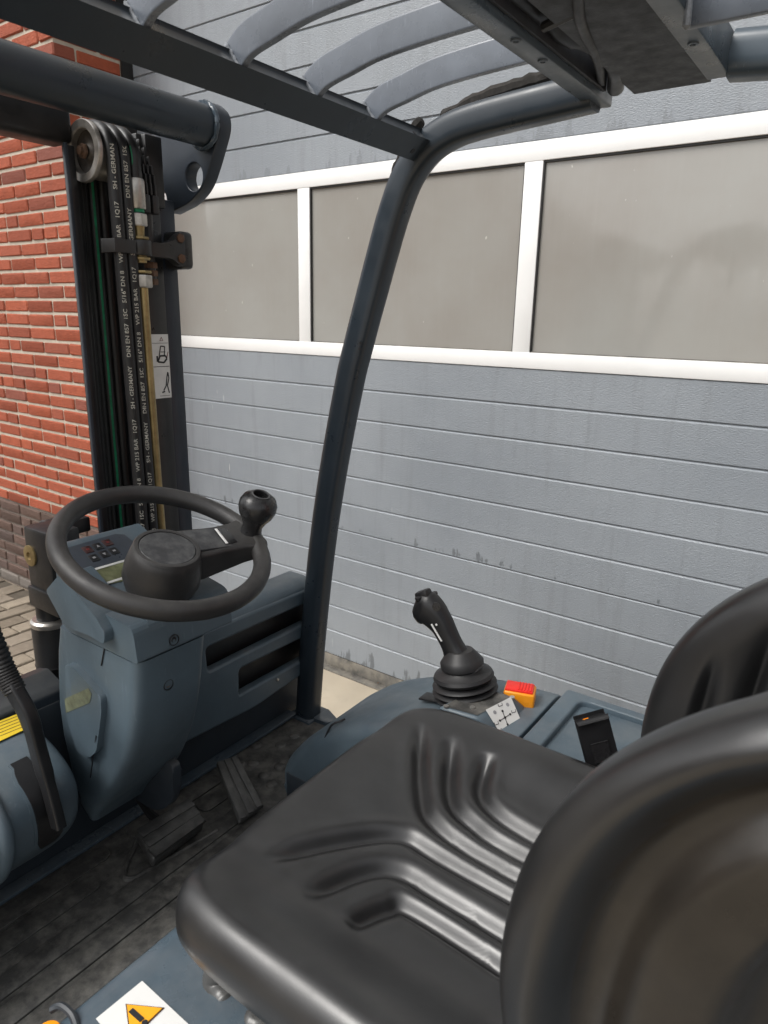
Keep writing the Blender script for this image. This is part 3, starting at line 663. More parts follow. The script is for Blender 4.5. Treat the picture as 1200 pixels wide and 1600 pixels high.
# slot: dark inlay set just proud of the cover, with a rim
prof_ = rpoly([(-1.142, 0.915), (-1.04, 0.905), (-0.965, 0.862), (-0.975, 0.78), (-1.02, 0.72), (-1.142, 0.615)], [0, .03, .05, .06, .04, 0], 6)
prof_ = [Vector((x, 0, z)) for x, z in prof_ if -1.035 < x and .74 < z < .906]
def slot_strip(ya0, ya1, yb0, yb1, lift):
    m = MB(); n = len(prof_); vs = []
    for i, p in enumerate(prof_):
        t = i / (n - 1); tn = (prof_[min(i + 1, n - 1)] - prof_[max(i - 1, 0)]).normalized(); nn = Vector((tn.z, 0, -tn.x)); nn = -nn if nn.x < 0 and nn.z < 0 else nn
        if nn.dot(Vector((.7, 0, .7))) < 0: nn = -nn
        q = p + nn * lift
        w = min(1, 6 * t, 6 * (1 - t)) ** .5
        c = (ya0 + yb0) / 2 * (1 - t) + (ya1 + yb1) / 2 * t; h = ((yb0 - ya0) / 2 * (1 - t) + (yb1 - ya1) / 2 * t) * max(w, .62)
        vs.append([Vector((q.x, c - h, q.z)), Vector((q.x, c + h, q.z)), Vector((q.x, c + h, q.z)) - nn * .02, Vector((q.x, c - h, q.z)) - nn * .02])
    return m.rings(vs)
put('slot_rim', slot_strip(.424, .438, .477, .489, .0015), 'plastic', cover, True, 50)
put('lever_slot', slot_strip(.429, .443, .472, .484, .0035), 'black', cover, True, 50)
lv = smooth_path([at(92, 1292, 'y', .458), at(80, 1245, 'y', .458), at(62, 1180, 'y', .456), at(45, 1120, 'y', .452), at(24, 1080, 'y', .448), at(5, 1042, 'y', .445), at(-18, 985, 'y', .44)], 5)
lever = put('brake_lever', MB().tube(lv, [.011] * 8 + [.0125] * 6 + [.0135] * 8 + [.011] * (len(lv) - 22), 12, prof=rrprof(.75, 1.15, .4)), 'black', FK)
gp = [lv[k] for k in range(len(lv) - 11, len(lv))]; ext = (gp[-1] - gp[-3]).normalized(); gp.append(gp[-1] + ext * .05); gp.append(gp[-1] + ext * .05)
gr = []
gpd = smooth_path(gp, 5)
put('lever_grip', MB().tube(gpd, [.0165 if i % 3 else .0148 for i in range(len(gpd))], 14), 'rubber', lever)
# yellow label on the top of the cover
yl4 = [atp(px, py, (-1.09, .45, .9131), Vector((0.098, 0, 1)).normalized()) for px, py in [(-40, 1142), (44, 1109), (64, 1128), (-30, 1172)]]
ylab = sheet('yellow_label', yl4, 'yellow', cover, .0005)
yu = (yl4[1] - yl4[0]).normalized(); yn = Vector((0.098, 0, 1)).normalized(); yv = yn.cross(yu)
for k in range(5):
    t = (k + 0.8) / 6; a = yl4[0].lerp(yl4[3], t); b = yl4[1].lerp(yl4[2], t); put('label_line', MB().obox(a.lerp(b, .5) + yn * .0008, yu, yv, yn, (b - a).length * .86, .0012, .0003), 'rust', ylab)

# ---- mast, right upright with hoses
XR = -1.250
mast = put('mast', MB().box(-1.37, -1.253, 0.962, 0.999, 0.10, 1.82, 0.003).box(-1.39, -1.37, 0.856, 0.999, 0.10, 1.90, 0.002), 'mast_slate', FK)
put('inner_upright', MB().box(-1.345, XR, 0.915, 0.961, 0.12, 1.93, 0.003), 'mastface', mast)
put('mast_backing', MB().box(-1.366, -1.345, 0.840, 0.955, 0.12, 1.93), 'mast', mast)
put('mast_flange', MB().box(-1.257, XR, 0.766, 0.772, 0.12, 1.885, 0.001), 'mast_slate', mast)
put('mast_flange', MB().box(-1.278, -1.262, 0.7765, 0.792, 0.12, 1.885, 0.002), 'mast', mast)
put('mast_flange', MB().box(-1.33, -1.276, 0.874, 0.880, 0.12, 1.80, 0.001), 'mast', mast)
put('left_upright', MB().box(-1.39, XR, CY * 2 - 0.999, CY * 2 - 0.92, 0.10, 1.90, 0.003), 'mast_slate', mast)
# cross members on top
TX, TZ, TR = -1.168, 1.951, 0.0375
put('cross_tube', MB().lathe((TX, -0.10, TZ), (0, 1, 0), [(0, TR), (1.126, TR)], 40), 'paint', mast)
put('cross_beam', MB().box(-1.335, -1.272, -0.10, 0.800, 1.889, 1.995, 0.012, 3), 'mast', mast)
# end plate with a round hole: outline in the x-z plane
def xz(px, py, y): q = at(px, py, 'y', y); return (q.x, q.z)
yq = 1.026
pl_o = [xz(*p, yq) for p in [(296, 158), (330, 158), (347, 175), (349, 200), (334, 255), (322, 292), (300, 318), (268, 334), (262, 300), (245, 300), (245, 215), (268, 190)]]
hx = [xz(px, py, yq) for px, py in [(307, 277)]][0]
plt_ = plate('end_plate', rpoly(pl_o, [.012, .03, .03, .03, .03, .03, .02, .004, .01, 0, 0, 0], 5), [circ(hx[0], hx[1], 0.026, 28)], 0.030, 0.0025, frame((0, yq + .008, 0), (1, 0, 0), (0, 0, 1)), 'mast_slate', mast)
put('weld_bead', MB().rings([[Vector((TX, 1.0105 + random.uniform(-.002, .001), TZ)) + Vector((math.cos(a), 0, math.sin(a))) * (TR + .003) + Vector((math.cos(a) * math.cos(b), math.sin(b), math.sin(a) * math.cos(b))) * (.0045 + random.uniform(-.0006, .0006)) for b in [2 * math.pi * j / 8 for j in range(8)]] for a in [2 * math.pi * i / 40 for i in range(41)]], False), 'paint_blue', mast)
put('top_block', MB().box(-1.34, -1.238, 0.926, 0.966, 1.80, 1.93, 0.004), 'mast', mast)
# sheave
SC = Vector((-1.25, 0.806, 1.877))
sh = put('hose_sheave', MB().lathe(SC, (0, 1, 0), [(.010, .036), (-.006, .037), (-.008, .039), (-.008, .051), (-.006, .0525), (0, .0525), (.003, .044), (.068, .044), (.070, .0525), (.074, .0525), (.074, .001)], 44), 'steel', mast)
put('sheave_web', MB().lathe(SC, (0, 1, 0), [(.000, .001), (.000, .012), (.004, .016), (.006, .030), (.004, .0368)], 32, False), 'sheave_dirt', sh)
put('axle_bolt', MB().lathe(SC + Vector((0, -.004, 0)), (0, -1, 0), [(0, .014), (.004, .013), (.005, .0085), (.010, .008), (.011, .004), (.011, .001)], 6), 'rust', sh)
# hoses over the sheave
HR = 0.0120; SRr = 0.0535
def hose(y, zr, zf, yb, name='hose'):
    p = [Vector((SC.x + SRr, yb, z)) for z in ([zr] + ([1.2, 1.5, 1.7] if zr < 1.1 else []))]
    p = [Vector((SC.x + SRr, yb + (y - yb) * max(0, (q.z - zr) / (1.84 - zr)), q.z)) for q in p]
    for k in range(13):
        a = math.pi * k / 12; p.append(Vector((SC.x + SRr * math.cos(a), y, 1.868 + SRr * math.sin(a))))
    p += [Vector((SC.x - SRr, y, z)) for z in (1.6, 1.2, zf)]
    return put(name, MB().tube(p, HR, 16), 'hose', mast), p
H1, hp1 = hose(0.8235, 0.75, 0.6, 0.829)
H2, hp2 = hose(0.8455, 0.75, 0.6, 0.852)
H3, hp3 = hose(0.868, 1.835, 0.6, 0.868)
hx_ = MB().tube([(-1.285, 0.802, z) for z in (0.6, 1.2, 1.85)], 0.0105, 14); put('hose', hx_, 'hose', mast)
# green stripe on the front run of the outer hose
def on_hose(me, cx, cy0, cy1, z0, z1, R, cang):
    """wrap a flat print mesh (x along the hose, y across) on a near-vertical hose"""
    L = z1 - z0
    for v in me.vertices:
        t = v.co.x; a = cang - v.co.y / R; z = z0 + t; cy = cy0 + (cy1 - cy0) * (z - z0) / L
        v.co = Vector((cx + math.cos(a) * (R + .0010), cy + math.sin(a) * (R + .0010), z))
    return me
VA = math.atan2(-0.83, 1.2)                # direction from the hoses towards the driver
gs = MB()
for k in range(60):
    z = 0.8 + k * (1.04 / 60); gs.add([(-1.3035 + math.cos(VA + d) * (HR + .0004), 0.8455 + math.sin(VA + d) * (HR + .0004), zz) for zz, d in ((z, .05), (z, .42), (z + 1.04 / 60, .42), (z + 1.04 / 60, .05))], [(0, 1, 2, 3)])
put('green_stripe', gs, 'green', mast, False)
gs = MB()
for k in range(6):
    a0 = -.35 + k * .12; q = lambda a, d: (SC.x + (SRr + HR * 1.03 * math.cos(d)) * math.cos(a), .868 + HR * 1.03 * math.sin(d), 1.868 + (SRr + HR * 1.03 * math.cos(d)) * math.sin(a))
    gs.add([q(a0, -.95), q(a0 + .12, -.95), q(a0 + .12, -.75), q(a0, -.75)], [(0, 1, 2, 3)])
put('green_stripe', gs, 'green', mast, False)
TXT = 'SH - GERMANY     DIN EN 857  1SC   5/16" DN 8    WP 215 BAR   1Q17      '
def hose_print(z_start, z_end, y0, y1, off, size, face):
    me = text_mesh((TXT * 5).rstrip() + '|', size, 1.0)
    w = max(v.co.x for v in me.vertices); kx = 1.95 / w
    for v in me.vertices: v.co.x *= kx
    for v in me.vertices: v.co.y -= size * .35
    me2 = on_hose(me, SC.x + SRr, y0, y1, z_start, z_end, HR, face)
    bm = bmesh.new(); bm.from_mesh(me2)
    dead = [f for f in bm.faces if f.calc_center_median().z > z_end or f.calc_center_median().z < 0.9]
    bmesh.ops.delete(bm, geom=dead, context='FACES'); bm.to_mesh(me2); bm.free()
    o = link('hose_print', me2, 'print', mast, False); o['kind'] = 'stuff'; return o
hose_print(0.63, 1.885, 0.829, 0.8235, 0, .0094, VA + .02)
hose_print(0.52, 1.885, 0.852, 0.8455, 0, .0094, VA + .25)
# hose end: ferrule, nuts, brass pipe
HX = SC.x + SRr
def hexnut(name, z0, z1, r, mat, cy=.868, cx=None):
    m = MB().lathe((cx or HX, cy, z0), (0, 0, 1), [(0, r * .93), (.002, r), (z1 - z0 - .002, r), (z1 - z0, r * .93)], 6); return put(name, m, mat, mast, True, 25)
put('hose_ferrule', MB().lathe((HX, .868, 1.785), (0, 0, 1), [(0, .0145), (.002, .016), (.048, .016), (.052, .0145)], 22), 'steel', mast)
put('green_ring', MB().lathe((HX, .868, 1.779), (0, 0, 1), [(0, .0125), (.006, .0125)], 20), 'green', mast)
hexnut('hose_nut', 1.755, 1.777, .0165, 'steel')
put('union', MB().lathe((HX, .868, 1.690), (0, 0, 1), [(0, .011), (.03, .012), (.038, .0095), (.06, .0105), (.066, .011)], 18), 'brass', mast)
hexnut('lock_nut', 1.731, 1.737, .0175, 'brass'); hexnut('lock_nut', 1.695, 1.701, .0175, 'brass'); hexnut('lock_nut', 1.671, 1.676, .0185, 'brass'); hexnut('pipe_nut', 1.645, 1.668, .0185, 'steel')
pp = smooth_path([(HX, .868, 1.66), (HX, .868, 1.5), (HX - .002, .871, 1.3), (HX - .003, .874, 1.05), (HX - .003, .874, 0.7)], 5)
put('brass_pipe', MB().tube(pp, .0095, 16), 'brass', mast)
# hose clamp: strap, collar, arm, bolted block
cl = put('hose_clamp', MB().obox((HX + .0145, .826, 1.716), (0, 1, 0), (0, 0, 1), (1, 0, 0), .044, .024, .004, .001), 'mast', mast)
put('clamp_strap', MB().obox((HX - .002, .804, 1.716), (1, .15, 0), (0, 0, 1), (0, 1, 0), .036, .024, .004, .001), 'mast', mast)
put('clamp_collar', MB().lathe((HX, .868, 1.703), (0, 0, 1), [(0, .020), (.002, .0215), (.025, .0215), (.027, .020)], 24), 'mastface', mast)
put('clamp_arm', MB().prism(rpoly([(0.885, 1.703), (0.885, 1.729), (0.915, 1.729), (0.942, 1.737), (0.955, 1.750), (0.968, 1.756), (0.968, 1.690), (0.955, 1.690), (0.935, 1.703)], [.002] * 4 + [.01, .01, .01, .01, .01], 4), 'x', HX - .012, HX + .008, .002), 'mastface', mast)
put('clamp_block', MB().obox((XR + .020, .984, 1.722), (1, 0, 0), (0, 1, 0), (0, 0, 1), .058, .034, .072, .009, 3), 'mastface', mast)
for dz in (-.018, .020): put('clamp_bolt', MB().lathe((HX + .006, .957, 1.722 + dz), (1, 0, 0), [(0, .009), (.005, .009), (.006, .007)], 6), 'rust', mast)
# lift chain beside the hoses, with its anchor
ch_ = []
for k in range(6):
    z = 1.825 + k * .0165; c = Vector((-1.213 - .0016 * k * k, 0.902, z))
    l = MB()
    for j in range(4): l.box(c.x - .011, c.x + .011, c.y - .016 + j * .0095, c.y - .0115 + j * .0095, c.z - .011, c.z + .011, .003)
    put('chain_link', l, 'mast', mast)
put('chain_anchor', MB().box(-1.232, -1.200, .886, .902, 1.782, 1.815, .003).box(-1.232, -1.200, .9065, .922, 1.782, 1.815, .003).lathe((-1.216, .904, 1.66), (0, 0, 1), [(0, .009), (.125, .009)], 16), 'mast', mast)
for z in (1.688, 1.673, 1.657): hexnut('anchor_nut', z - .005, z + .006, .0125, 'rust', .904, -1.216)
# pictogram label on the upright
lb = put('mast_label', MB().box(XR + .0004, XR + .0012, 0.9165, 0.9595, 1.424, 1.556), 'white', mast, False)
def mk(name, pts, mat, lift=.0016, w=.0014):
    m = MB()
    for a, b in zip(pts[:-1], pts[1:]):
        A = Vector((XR + lift, a[0], a[1])); B = Vector((XR + lift, b[0], b[1])); m.obox((A + B) / 2, B - A, (1, 0, 0), (B - A).cross(Vector((1, 0, 0))), (B - A).length, .0004, w)
    return put(name, m, mat, lb, False)
mk('label_triangle', [(.938, 1.543), (.946, 1.543), (.942, 1.550), (.938, 1.543)], 'redink', w=.0008)
mk('label_rule', [(.918, 1.538), (.958, 1.538)], 'ink', w=.0007); mk('label_rule', [(.918, 1.490), (.958, 1.490)], 'ink', w=.0012)
mk('truck_pictogram', [(.930, 1.500), (.945, 1.498), (.953, 1.506), (.950, 1.512), (.936, 1.512), (.930, 1.500)], 'ink', w=.0035)
mk('truck_pictogram', [(.934, 1.512), (.939, 1.532), (.949, 1.531), (.947, 1.512)], 'ink', w=.0022); mk('truck_pictogram', [(.929, 1.500), (.929, 1.512)], 'ink', w=.004); mk('load_pictogram', [(.952, 1.505), (.957, 1.520)], 'redink', w=.0015); mk('truck_pictogram', [(.938, 1.520), (.950, 1.520)], 'ink', w=.0015)
mk('mast_pictogram', [(.940, 1.440), (.947, 1.450), (.950, 1.468), (.953, 1.478), (.955, 1.465), (.950, 1.450), (.954, 1.434)], 'ink', w=.0025); mk('mast_pictogram', [(.936, 1.436), (.943, 1.438)], 'ink', w=.003); mk('label_rule', [(.930, 1.429), (.955, 1.429)], 'ink', w=.0007)

# ---- free lift cylinder in the middle of the mast
LC = Vector((-1.30, 0.668, 0))
cyl = put('lift_cylinder', MB().lathe((LC.x, LC.y, 0.15), (0, 0, 1), [(0, .038), (.745, .038), (.75, .0395), (.753, .038), (.84, .038), (.845, .0385)], 32), 'mast', FK)
put('cylinder_ring', MB().lathe((LC.x, LC.y, 0.983), (0, 0, 1), [(0, .037), (.004, .0385), (.012, .0385), (.016, .034)], 32), 'steel', cyl)
put('cylinder_rod', MB().lathe((LC.x, LC.y, 0.99), (0, 0, 1), [(0, .026), (.06, .026)], 24), 'mast', cyl)
bx0, bx1 = at(38, 850, 'y', .636).x, at(76, 850, 'y', .636).x
put('chain_bracket', MB().box(bx0, bx1, .636, .700, 1.075, 1.200, .006).box(bx0 - .004, bx1 + .012, .632, .706, 1.035, 1.078, .005).box(bx0, bx0 + .03, .70, .76, 1.165, 1.196, .004), 'mast', cyl)
put('bracket_washer', MB().lathe(at(48, 868, 'y', .636), (0, -1, 0), [(0, .021), (.003, .021), (.004, .019), (.004, .008), (.001, .007), (.001, .001)], 28), 'bronze', cyl)
pr_ = [(0, .030), (.002, .048)]
for k in range(4): pr_ += [(.004 + k * .009, .050), (.010 + k * .009, .050), (.0105 + k * .009, .046), (.0125 + k * .009, .046)]
pr_ += [(.042, .048), (.044, .03)]
put('chain_pulley', MB().lathe((LC.x - .05, LC.y + .035, 1.135), (0, 1, 0), pr_, 36), 'rubber', cyl)

# ---- overhead guard: pillar and roof side tube as one bent tube
gpx = [(481, 1116), (489, 1000), (503, 860), (521, 735), (546, 600), (562, 533), (597, 400), (617, 330), (638, 275), (668, 232), (704, 206), (745, 190), (805, 174), (870, 158), (930, 143), (1000, 124), (1100, 108), (1200, 99)]
gpt = [at(px, py, 'y', YP) for px, py in gpx]; gpt[0].z = FZ - .002; gpt = gpt[:15]; gpt[-1].x = -0.463
gp3 = smooth_path(gpt, 7)
guard = put('overhead_guard', MB().tube(gp3, .0275, 20, prof=[(p[0] * 1.0, p[1] * 1.06) for p in rpoly([(-1, -1), (1, -1), (1, 1), (-1, 1)], .75, 6)]), 'paint', FK)
put('pillar_foot', MB().box(gpt[0].x - .04, gpt[0].x + .035, 1.18, 1.262, FZ - .01, FZ + .006, .002), 'paint_blue', guard)
put('pillar_foot', MB().prism(rpoly([(gpt[0].x + .03, 1.20), (gpt[0].x + .075, 1.205), (gpt[0].x + .085, 1.235), (gpt[0].x + .03, 1.26)], .008), 'z', FZ - .004, FZ + .010, .002), 'paint_blue', guard)
# seam along the pillar's front side
seam = [p + Vector((-.0275, -.006, -.006)) for p in gp3[6:58]]
put('pillar_seam', MB().tube(seam, .0022, 6), 'paint_blue', guard)
for px, py in ((563, 536), (562, 545)):
    q = at(px, py, 'y', YP - .0285); put('pillar_hole', MB().lathe(q, (0, -1, 0), [(-.002, .0033), (.0006, .0033)], 10), 'ink', guard)
# left side of the guard, mirrored about the centre line
lt = [Vector((p.x, CY * 2 - YP, p.z)) for p in gp3[0::3]]
put('left_guard_tube', MB().tube(lt[16:], .0275, 12), 'paint', guard)
# front rail: square tube set at an angle across the truck
RA, RB = at(20, 8, 'x', -0.800), at(655, 234, 'x', -0.800)
RX, RZ = -0.785, 1.9085
al = R_(43); e1 = Vector((math.cos(al), 0, math.sin(al))); e2 = Vector((-math.sin(al), 0, math.cos(al)))
put('front_rail', MB().obox((RX, (0.13 + 1.222) / 2, RZ), (0, 1, 0), e1, e2, 1.092, .037, .030, .0045, 3), 'paint', guard)
for t in (.0, .02):
    q = atp(648 if t == 0 else 645, 208 if t == 0 else 236, Vector((RX, 0, RZ)) - e2 * .0152 if t else Vector((RX, 0, RZ)) + e1 * .0187, -e2 if t else e1)
    put('rail_hole', MB().lathe(q, -e2 if t else e1, [(-.002, .005), (.0004, .005)], 12), 'ink', guard)
# curved flat bars rising from the rail to the roof beam
def bar(y, h=.041, t=.011, x1=-0.455, z1=1.976):
    c = smooth_path([(RX + .0065, y, RZ + .018), (-0.752, y, 1.943), (-0.705, y, 1.954), (-0.65, y, 1.965), (-0.56, y, 1.972), (x1, y, z1)], 6)
    rg = []
    for k, p in enumerate(c):
        tg_ = (c[min(k + 1, len(c) - 1)] - c[max(k - 1, 0)]).normalized(); nn = Vector((-tg_.z, 0, tg_.x)); nn = nn if nn.z > 0 else -nn
        rg.append([p + Vector((0, a * t / 2, 0)) + nn * b * h / 2 for a, b in rpoly([(-1, -1), (1, -1), (1, 1), (-1, 1)], .12, 2)])
    put('guard_bar', MB().rings(rg), 'bar', guard)
    wb = MB(); wpts = [Vector((RX + .0085, y - t / 2 - .001, RZ + .019)) + Vector((-.62, 0, .78)) * (-1 + k / 6) * h / 2 for k in range(13)]
    wb.tube([p + Vector((random.uniform(-.001, .001), 0, 0)) for p in wpts], [.0015] + [.0030 + random.uniform(-.0005, .0005) for _ in range(11)] + [.0015], 7)
    put('weld_bead', wb, 'weld', guard)
for y in (0.43, 0.582, 0.733, 0.884, 1.033): bar(y)
# roof beams
b1 = put('roof_beam', MB().box(-0.4785, -0.446, 0.12, 1.250, 1.9385, 2.000, .003), 'paint_blue', guard)
put('beam_liner', MB().box(-0.4455, -0.440, 0.12, 1.200, 1.949, 2.012, .001), 'ink', guard)
b2 = put('roof_beam', MB().box(-0.294, -0.262, 0.12, 1.213, 1.945, 2.000, .003), 'paint_blue', guard)
def beam_screw(px, py):
    q = at(px, py, 'z', 1.9385 if px < 1000 else 1.945)
    put('beam_screw', MB().lathe(q + Vector((0, 0, .0005)), (0, 0, -1), [(0, .0075), (.0022, .0068), (.0024, .004), (.001, .0035), (.001, .001)], 16), 'paint_blue', guard)
for p in ((806, 63), (848, 95), (1083, 68)): beam_screw(*p)
put('roof_plate', MB().box(-0.408, -0.2945, 0.12, 1.240, 1.950, 1.9615), 'roof', guard, False)
# rear bars beyond the second beam
for y, z in ((0.955, 1.945), (0.80, 1.945)):
    put('rear_guard_bar', MB().box(-0.2615, 0.30, y - .006, y + .006, z - .016, z + .024, .002), 'bar', guard)
put('weld_bead', MB().lathe((-.2595, .946, 1.925), (0, 0, 1), [(0, .001), (.004, .005), (.03, .004), (.036, .001)], 8), 'weld', guard)
put('rear_tube', MB().tube([(-.261, YP, 1.972), (-.12, YP, 1.962), (0.05, YP, 1.950), (0.35, YP, 1.93)], .0275, 20, prof=rpoly([(-1, -1), (1, -1), (1, 1), (-1, 1)], .75, 6)), 'paint', guard)
put('roof_side_tube', MB().tube([(-.44, YP, 1.992), (-.295, YP, 1.992)], .0265, 16), 'paint', guard)
put('tube_sleeve', MB().tube([(-.262, YP, 1.972), (-.20, YP, 1.966)], .031, 20, prof=rpoly([(-1, -1), (1, -1), (1, 1), (-1, 1)], .75, 6)), 'paint_blue', guard)
# cable hose and its clips under the roof
hz = smooth_path([at(770, -40, 'z', 1.975), at(835, 12, 'z', 1.975), at(890, 50, 'z', 1.972), at(938, 75, 'z', 1.968), at(962, 105, 'z', 1.962), at(962, 136, 'z', 1.958)], 6)
put('cable_hose', MB().tube(hz, [.0135 + (.0035 if 9 < i < 14 or 17 < i < 21 else 0) for i in range(len(hz))], 14), 'black', guard)
put('cable_hose', MB().tube(smooth_path([at(905, -40, 'z', 1.95), at(906, 30, 'z', 1.95), at(935, 95, 'z', 1.955), at(940, 140, 'z', 1.96)], 6), .007, 10), 'rubber', guard)
put('cable_clip', MB().tube([at(850, 42, 'z', 1.955), at(900, 18, 'z', 1.955)], .0065, 8), 'mastface', guard)
put('hose_bracket', MB().box(-0.432, -0.40, 0.86, 0.93, 1.968, 1.99, .003), 'mast', guard)
put('bracket_bolt', MB().lathe(at(868, 30, 'z', 1.962), (0, 0, -1), [(0, .008), (.005, .008), (.006, .006)], 6), 'rust', guard)
# remains of a foam strip on top of the tube
fs = smooth_path([at(690, 188, 'y', 1.23), at(720, 172, 'y', 1.23), at(760, 152, 'y', 1.23), at(830, 130, 'y', 1.23), at(880, 115, 'y', 1.23)], 6)
put('foam_strip', MB().tube([p + Vector((0, random.uniform(-.002, .002), random.uniform(-.001, .001))) for p in fs], [.014 + random.uniform(-.002, .002) for _ in fs], 9), 'foam', guard)
put('foam_scrap', MB().tube(smooth_path([at(643, 206, 'y', 1.235), at(655, 192, 'y', 1.235), at(660, 186, 'y', 1.235)], 3), [.008, .010, .012, .011, .010, .008, .002], 7), 'foam', guard)
put('foam_scrap', MB().tube(smooth_path([at(612, 270, 'y', 1.225), at(622, 252, 'y', 1.225), at(634, 238, 'y', 1.225), at(640, 232, 'y', 1.225)], 3), [.001, .004, .006, .005, .008, .006, .007, .006, .005, .004], 6), 'foam', guard)

# ---- right console
cp = [(-0.413, 0.60), (-0.413, 0.903), (-0.55, 0.893), (-0.66, 0.866), (-0.78, 0.812), (-0.86, 0.748), (-0.905, 0.690), (-0.925, 0.655), (-0.915, FZ + .02), (-0.86, FZ - .005), (-0.6, FZ - .005)]
def console_ring(y, sh):
    c = Vector((-0.66, 0.78)); out = []
    for x, z in rpoly(cp, [0, .004, .06, .08, .08, .05, .04, .03, .02, .01, 0], 5):
        out.append((x + (sh if x < -.55 else 0) * (1 if z > .62 else .5), y, z - sh * .75 * (1 if z > .62 else 0)))
    return out
cr = []
for y, sh in ((0.928, .024), (0.932, .014), (0.940, .006), (0.952, .001), (0.965, 0), (1.150, 0), (1.172, .002), (1.188, .007), (1.198, .016), (1.203, .030)): cr.append(console_ring(y, sh))
cons = put('side_console', MB().rings(cr), 'plastic', FK, True, 50)
# parting line round the console nose
put('console_gap', MB().tube(smooth_path([(-0.80, .936, .775), (-0.79, .945, .806), (-0.775, .957, .8165), (-0.772, .966, .8175)], 5), .0022, 6), 'ink', cons)
put('console_skirt', MB().box(-.90, -.68, .926, .934, FZ - .004, .66, .003), 'plastic_dark', cons)
# tray behind the gap: real recess with walls and floor
tx0, tx1, ty0, ty1, tz = -0.405, 0.12, 0.928, 1.203, 0.908
tr_o = rpoly([(tx0, ty0), (tx1, ty0), (tx1, ty1), (tx0, ty1)], [.008, .02, .02, .01])
tr_i = rpoly([(tx0 + .036, ty0 + .028), (tx1 - .04, ty0 + .028), (tx1 - .04, ty1 - .022), (tx0 + .036, ty1 - .022)], .022)
tray = plate('tray', tr_o, [tr_i], .02, .004, frame((0, 0, tz - .010), (1, 0, 0), (0, 1, 0)), 'plastic', cons)
wl = MB(); nI = len(tr_i)
wl.rings([[(x, y, tz - .012) for x, y in tr_i], [(tx0 + .012 + (x - tx0) * .955, 1.07 + (y - 1.07) * .95, tz - .085) for x, y in tr_i], [(tx0 + .022 + (x - tx0) * .92, 1.07 + (y - 1.07) * .88, tz - .094) for x, y in tr_i]], True)
put('tray_well', wl, 'plastic', cons, True, 40)
put('tray_body', MB().box(tx0, tx1, ty0 + .002, ty1 - .002, FZ - .004, tz - .10), 'plastic', cons)
put('tray_side', MB().box(tx0 + .004, tx1, ty0 + .002, ty0 + .018, tz - .10, tz - .012).box(tx0 + .004, tx1, ty1 - .014, ty1 - .002, tz - .10, tz - .012).box(tx0 + .004, tx0 + .022, ty0 + .018, ty1 - .014, tz - .10, tz - .012), 'plastic', cons)
# lever housing with sloped label face
lh = MB(); LH0 = Vector((-0.545, 1.062, .86))
top4 = [at(px, py, 'z', .925) for px, py in [(684, 1105), (752, 1068), (806, 1090), (745, 1122)]]
bot4 = [at(px, py, 'z', .872) for px, py in [(668, 1128), (752, 1075), (842, 1122), (792, 1176)]]
bm = bmesh.new(); T4 = [bm.verts.new(p) for p in top4]; B4 = [bm.verts.new(p) for p in bot4]
bm.faces.new(T4); bm.faces.new(B4[::-1])
for k in range(4): bm.faces.new((T4[k], B4[k], B4[(k + 1) % 4], T4[(k + 1) % 4]))
lh.bm(bm, .009, 3); lhs = put('lever_housing', lh, 'plastic', cons)
fn = (bot4[3] - top4[3]).cross(top4[2] - top4[3]).normalized()
if fn.dot(CAM - top4[3]) < 0: fn = -fn
def lhp(px, py, l=.0012): return atp(px, py, top4[3] + fn * l, fn)
st_ = sheet('function_label', [lhp(759, 1109), lhp(798, 1089), lhp(816, 1131), lhp(786, 1153)], 'white', lhs, .0004)
def stroke(name, a, b, w, mat='ink'):
    A, B = lhp(*a, .0020), lhp(*b, .0020); put(name, MB().obox((A + B) / 2, B - A, fn.cross(B - A), fn, (B - A).length, w, .0004), mat, st_)
stroke('label_arrow', (785, 1111), (793, 1132), .0012); stroke('label_arrow', (781, 1126), (797, 1116), .0012)
for p in ((785, 1111), (793, 1132), (781, 1126), (797, 1116), (789, 1121)): put('label_dot', MB().lathe(lhp(*p, .0020), fn, [(0, .0022), (.0006, .0022)], 10), 'ink', st_)
for p in ((782, 1103), (803, 1113), (776, 1132), (796, 1138)):
    stroke('label_symbol', (p[0] - 3, p[1] + 1), (p[0] + 3, p[1] - 1), .0010); stroke('label_symbol', (p[0] - 3, p[1] + 1), (p[0] - 4, p[1] - 3), .0010); stroke('label_symbol', (p[0] + 3, p[1] - 1), (p[0] + 2, p[1] - 5), .0008)
for p in ((773, 1113), (793, 1101), (784, 1141), (808, 1129)): put('label_symbol', MB().lathe(lhp(*p, .0018), fn, [(0, .0036), (.0004, .0036)], 12), 'greyink', st_)
# dusty base plate
put('housing_top', MB().add([p + Vector((0, 0, .0008)) for p in [tp_ + (sum(top4, Vector()) / 4 - tp_) * .14 for tp_ in top4]], [(0, 1, 2, 3)]), 'mat', lhs, False)
for px, py in ((697, 1104), (738, 1106), (800, 1090)):
    q = at(px, py, 'z', .926); put('base_screw', MB().lathe(q, (0, 0, 1), [(0, .005), (.002, .0048), (.0022, .001)], 12), 'steel', lhs)
